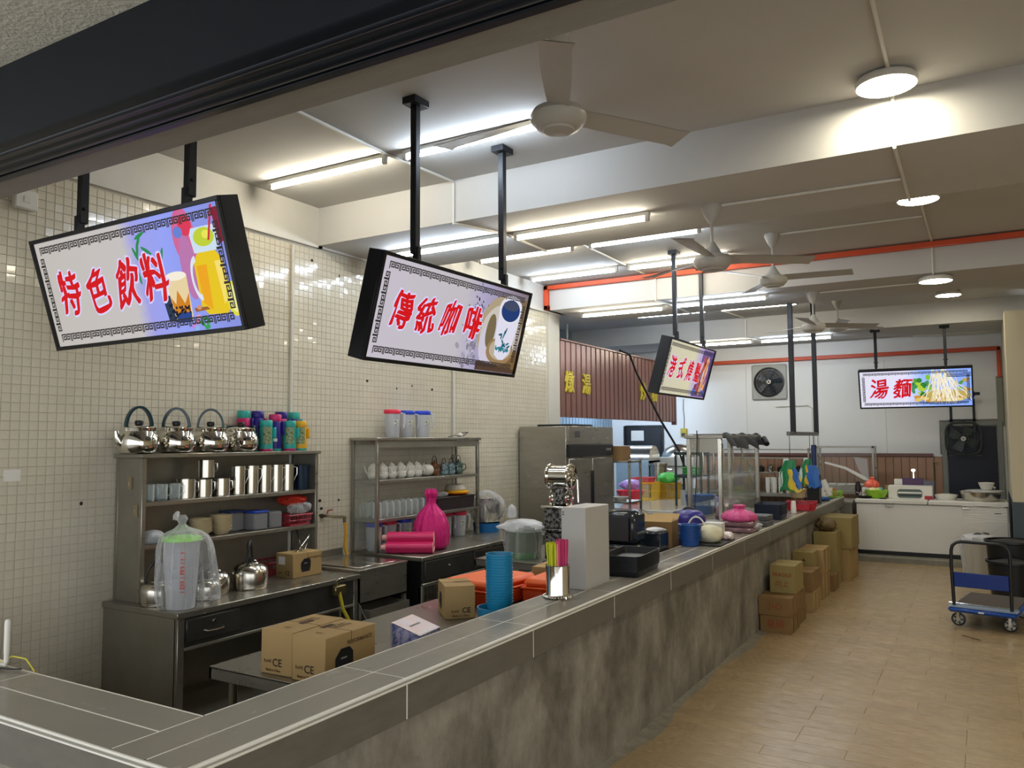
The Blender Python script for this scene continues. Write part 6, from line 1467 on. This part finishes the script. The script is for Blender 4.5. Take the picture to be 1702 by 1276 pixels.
for i, (x, y) in enumerate(((-3.42, 14.86), (-3.30, 14.86), (-3.20, 14.88), (-3.36, 14.97), (-3.08, 14.90))):
    w_ = ['leftmost', 'second', 'middle', 'rear', 'rightmost'][i]
    for k in range(4): 
        o = bpy.data.objects.new('foam_cup', cup_m); COL.objects.link(o); o.location = (x, y, .921+k*.055)
        tag(o, 'white foam cup in the %s stack on the bench before the back rack' % w_ + (' , topmost' if k == 3 else ''), 'cup', 'white foam cups on the back bench')
t = thing('steel_sink', 'small steel counter end between the counter and the freezer', 'counter', (-2.40, 13.72, 0)); B().box(0, .55, 0, .6, .86, .90, bev=.004).build('worktop', st, t); B().box(.02, .53, .03, .58, 0.1, .86).build('front_panel', sd, t)
B().box(.0, .55, .02, .6, 0, .1).build('plinth', M['black'], t)
# ================================================================ WHITE TABLE, BASKETS, DISPLAY STAND
t = thing('white_chest', 'low white-topped chest freezer in the middle of the kitchen', 'freezer', (-5.0, 10.75, 0)); B().box(0, 1.23, 0, 2.5, .84, .90, bev=.01).build('lid', mat('grey_white_laminate', '#d0d2cc', .12, coat=.3), t); B().box(.02, 1.21, .02, 2.48, 0, .835, bev=.01).build('cabinet_body', M['white'], t)
CZ = .901
tag(B().lathe([(0, 0), (.10, 0), (.16, .06), (.22, .19), (.235, .20), (.215, .195), (.15, .07), (.09, .012), (0, .012)], n=30).build('red_bowl', C('#cc2038', .3), loc=(-4.80, 11.75, CZ)), 'large red plastic bowl on the white chest', 'bowl')
t = thing('yellow_basket', 'yellow slotted plastic basket on the white chest', 'basket', (-4.86, 12.60, CZ)); bb = basket_b(.42, .34, .28, .88, 13, .005); bb.build('basket_body', C('#ecc21e', .35), t); 
t = thing('red_crate', 'red crate nested on the yellow basket', 'crate', (-4.93, 12.62, CZ+.25)); basket_b(.36, .30, .10, .9, 10, .006).build('basket_body', C('#c8303a'), t)
tag(blob(12, 12, (.17, .18, .09), .2, 91, -.8).build('lilac_bag', mat('lilac_film', '#a884c8', .4), loc=(-4.95, 12.15, CZ+.26)), 'lilac plastic bag behind the red bowl', 'bag')
tag(blob(12, 14, (.17, .20, .10), .25, 92, -.8).build('green_net', mat('green_net', '#4ab04a', .6), loc=(-4.60, 12.90, CZ+.34)), 'bright green net bag draped at the right of the yellow basket', 'bag')
t = thing('olive_basket', 'mustard basket under the green net bag', 'basket', (-4.58, 12.92, CZ)); basket_b(.28, .30, .26, .9, 12, .009).build('basket_body', C('#b8902a'), t)
t = thing('steel_stand', 'narrow steel rack right of the tall fridge', 'rack', (-4.62, 10.20, 0))
for x in (0, .42):
    for y in (0, .40): B().box(x, x+.03, y, y+.03, 0, 1.62, bev=.003).build('post', st, t)
for z in (.45, 1.05, 1.60): B().box(0, .45, 0, .43, z-.025, z, bev=.003).build('shelf', st, t)
c = carton('brown_carton', 'brown carton on top of the narrow rack beside the fridge', (-4.58, 10.25, 1.60), .28, .30, .20, 0, M['cardd'])
tag(B().lathe([(0, 0), (.08, 0), (.11, .05), (.10, .05), (.07, .01), (0, .01)], n=20).build('white_bowl', M['whitep'], loc=(-4.40, 10.40, 1.05)), 'small white bowl on the narrow rack beside the fridge', 'bowl')
# roasting oven, steamer
t = thing('roasting_oven', 'big grey steel oven with barrel top in the kitchen alcove', 'oven', (-5.75, 13.4, 0))
B().box(0, .62, 0, .6, .1, 1.52, bev=.01).build('oven_body', M['zinc'], t)
B().lathe([(.28, 0), (.28, .62)], n=28, xf=T(0, .30, 1.50, 0, PI/2, 0)).lathe([(0, 0), (.28, 0)], n=28, xf=T(0, .30, 1.50, 0, PI/2, 0)).lathe([(0, .62), (.28, .62)], n=28, xf=T(0, .30, 1.50, 0, PI/2, 0)).build('barrel_hood', M['chromed'], t)
for x in (.05, .55): B().box(x-.02, x+.02, .05, .55, 0, .1).build('foot', M['black'], t)
t = thing('steel_drum', 'upright steel cylinder cooker beside the barrel-topped oven', 'cooker', (-5.0, 13.52, 0)); B().lathe([(0, .3), (.15, .3), (.15, 1.42), (.17, 1.43), (.17, 1.47), (0, 1.49)], n=26).build('drum_body', M['chromed'], t); B().box(-.16, .16, -.16, .16, .0, .30, bev=.01).build('stand', M['black'], t); B().cyl((0, 0, 0), .018, .1, n=8, xf=T(.16, 0, 1.36, 0, PI/2, 0)).build('handle', M['chromed'], t)
t = thing('domed_steamer', 'white cabinet with a shining steel dome lid near the back wall', 'steamer', (-5.22, 14.15, 0))
B().box(-.02, .66, 0, .5, 1.40, 1.56, bev=.006).box(.12, .5, .05, .48, 0.1, 1.40, bev=.006).box(.1, .52, .03, .5, 0, .1).build('cabinet_body', M['white'], t)
B().lathe([(.34, 0), (.33, .06), (.26, .16), (.12, .23), (0, .245)], n=32, c=(.32, .25, 1.56), sy=.72).build('dome_lid', M['chromed'], t)
B().box(.0, .5, -.16, .0, 1.06, 1.09, bev=.003).build('side_shelf', st, t)
t = thing('dark_shelf_rack', 'dark green painted two-shelf rack standing on the white chest before the steamer', 'rack', (-4.02, 11.95-.45, CZ-.9))
dg = mat('dark_green_metal', '#2f3d3a', .4, .3)
t.location = (-4.03, 11.6, 0)
for x in (0, .38):
    for y in (0, .36): B().box(x, x+.03, y, y+.03, .901, 1.70, bev=.003).build('leg', dg, t)
for z in (1.36, 1.70): B().box(-.005, .415, -.005, .395, z-.045, z, bev=.004).build('shelf', dg, t)
t = thing('green_basket', 'small green basket on the lower shelf of the dark rack', 'basket', (-3.81, 11.8, 1.361)); basket_b(.20, .26, .10, .9, 9, .008).build('basket_body', C('#3f9a48'), t)
for i, (x, h, c_) in enumerate(((-3.95, .22, '#a3a59c'), (-3.81, .25, '#8c918a'), (-3.69, .20, '#9aa08e'))): tag(B().lathe([(0, 0), (.06, 0), (.07, h), (0, h)], n=18).build('canister', C(c_, .4), loc=(x, 11.82, .9015)), ['grey canister at the left under the dark rack on the white chest', 'tall grey canister in the middle under the dark rack on the white chest', 'greenish canister at the right under the dark rack on the white chest'][i], 'canister')
# glass display stand on the serving table
t = thing('display_stand', 'tall steel framed glass display stand with black film rolled over its top', 'display case', (-2.98, 9.0, .84))
b = B()
for (x, y) in ((0, 0), (.36, 0), (0, 1.70), (.36, 1.70)): B().box(x, x+.045, y, y+.045, 0, 1.06, bev=.004).build('post', M['chromed'], t)
B().box(-.02, .43, -.02, 1.78, 1.06, 1.10, bev=.004).build('top_panel', st, t)
B().box(.045, .36, .0, .01, .90, 1.06).build('upper_panel', M['steel'], t)
for z in (.30, .60): B().box(.0, .40, .05, 1.70, z-.012, z, bev=.002).build('glass_shelf', M['pane'], t)
B().box(.395, .400, .05, 1.70, .02, 1.05).build('front_glass', M['pane'], t); B().box(.05, .36, .010, .014, .02, .90).build('side_glass', M['pane'], t)
def drape(u, v):
    y = .05+u*1.68; x = .40+.10*v+.03*math.sin(u*20)*v; return (x, y, 1.11+.02*math.sin(u*15)-.14*v**1.3-.03*abs(math.sin(u*11))*v)
B().grid(drape, 40, 8).build('black_film', mat('black_film', '#0c0e12', .55), t, fix=False)
B().grid(lambda u, v: (u*.42, .05+v*1.7, 1.105+.008*math.sin(v*30)), 4, 24).build('black_film', mat('black_film', '#0c0e12', .55), t, fix=False)
B().cyl((0, 0, 0), .035, .16, n=12, xf=T(.50, 1.62, 1.06, PI/2+.5, 0, .5), bev=.006).build('film_roll', M['black'], t)
b = B()
for k in range(5): b.tube([(.10+.05*k, .25+.25*k, 1.0), (.12+.05*k, .25+.25*k, .80), (.10+.04*k, .27+.25*k, .62)], .012, n=6)
b.build('hanging_hooks', M['chromed'], t, kind='stuff')
pipe('display_cable', [(-2.85, 8.99, 1.99), (-2.84, 8.965, 1.90), (-2.86, 8.96, 1.4), (-2.90, 8.95, .86)], .006, M['black'], 'thin black cable down the left side of the display stand', 'cable')
tag(blob(12, 14, (.16, .34, .17), .2, 95, -.85).build('mauve_pack', mat('mauve_stack', '#94606c', .5, var=.4, vscale=6, stretch=(1, 1, 14)), loc=(-2.76, 10.0, .84+.145)), 'mauve folded packs piled inside the display stand', 'packs')
t = thing('clear_container', 'clear plastic food container on the mauve packs in the display stand', 'container', (-2.92, 9.15, .841)); B().box(0, .26, 0, .40, 0, .09, bev=.02).build('container_body', M['thinfrost'], t, fix=False)
t = thing('digital_scale', 'pale scale with square plate in the display stand', 'scale', (-2.90, 10.40, .841)); B().box(0, .26, 0, .26, 0, .10, bev=.01).build('scale_body', M['whitep'], t); B().box(.11, .15, .11, .15, .10, .14).box(.03, .23, .03, .23, .14, .155, bev=.004).build('plate', M['whitep'], t)
tag(B().lathe([(0, 0), (.16, 0), (.20, .24), (.21, .25), (.19, .245), (.15, .01), (0, .01)], n=28).build('blue_bucket', C('#1f4f96', .35), loc=(-3.32, 10.55, .901)), 'blue plastic bucket seen through the display stand', 'bucket')
tag(B().box(-.2, .2, -.7, .85, .88, .90, bev=.004).box(-.18, .18, -.68, .68, .05, .07).box(-.19, -.16, -.69, -.66, 0, .88).box(.16, .19, -.69, -.66, 0, .88).box(-.19, -.16, .66, .69, 0, .88).box(.16, .19, .66, .69, 0, .88).build('side_table', st, loc=(-3.36, 10.5, 0)), 'narrow steel table behind the display stand', 'table')
tag(blob(12, 14, (.18, .26, .12), .25, 97, -.8).build('purple_bag', mat('violet_film', '#6a4a9a', .4), loc=(-3.36, 11.0, .901+.10)), 'violet plastic bag behind the display stand', 'bag')
# router at the left end of the counter
t = thing('wifi_router', 'white router with upright antenna and cables at the left end of the counter', 'router', (-3.57, 1.785, CT))
B().box(-.12, .07, -.045, .05, 0.0, .03, bev=.008).build('router_body', M['whitep'], t)
B().tube([(.07, .03, .018), (.095, .03, .018), (.10, .03, .03)], .007, n=8).lathe([(.0, .03), (.009, .03), (.009, .06), (.0105, .07), (.0105, .19), (.007, .20), (0, .202)], n=10, c=(.10, .03, 0)).build('antenna', M['whitep'], t)
pipe('network_cable', [(-3.52, 1.81, CT+.02), (-3.46, 1.835, CT+.05), (-3.39, 1.85, CT+.045), (-3.35, 1.862, CT+.0), (-3.35, 1.87, .7)], .003, mat('yellow_cable', '#cfc43a', .4), 'yellow network cable curling from the router over the counter edge', 'cable')
pipe('power_cable', [(-3.51, 1.79, CT+.012), (-3.45, 1.81, CT+.006), (-3.40, 1.84, CT+.006)], .003, M['black'], 'short black power cable behind the router', 'cable')
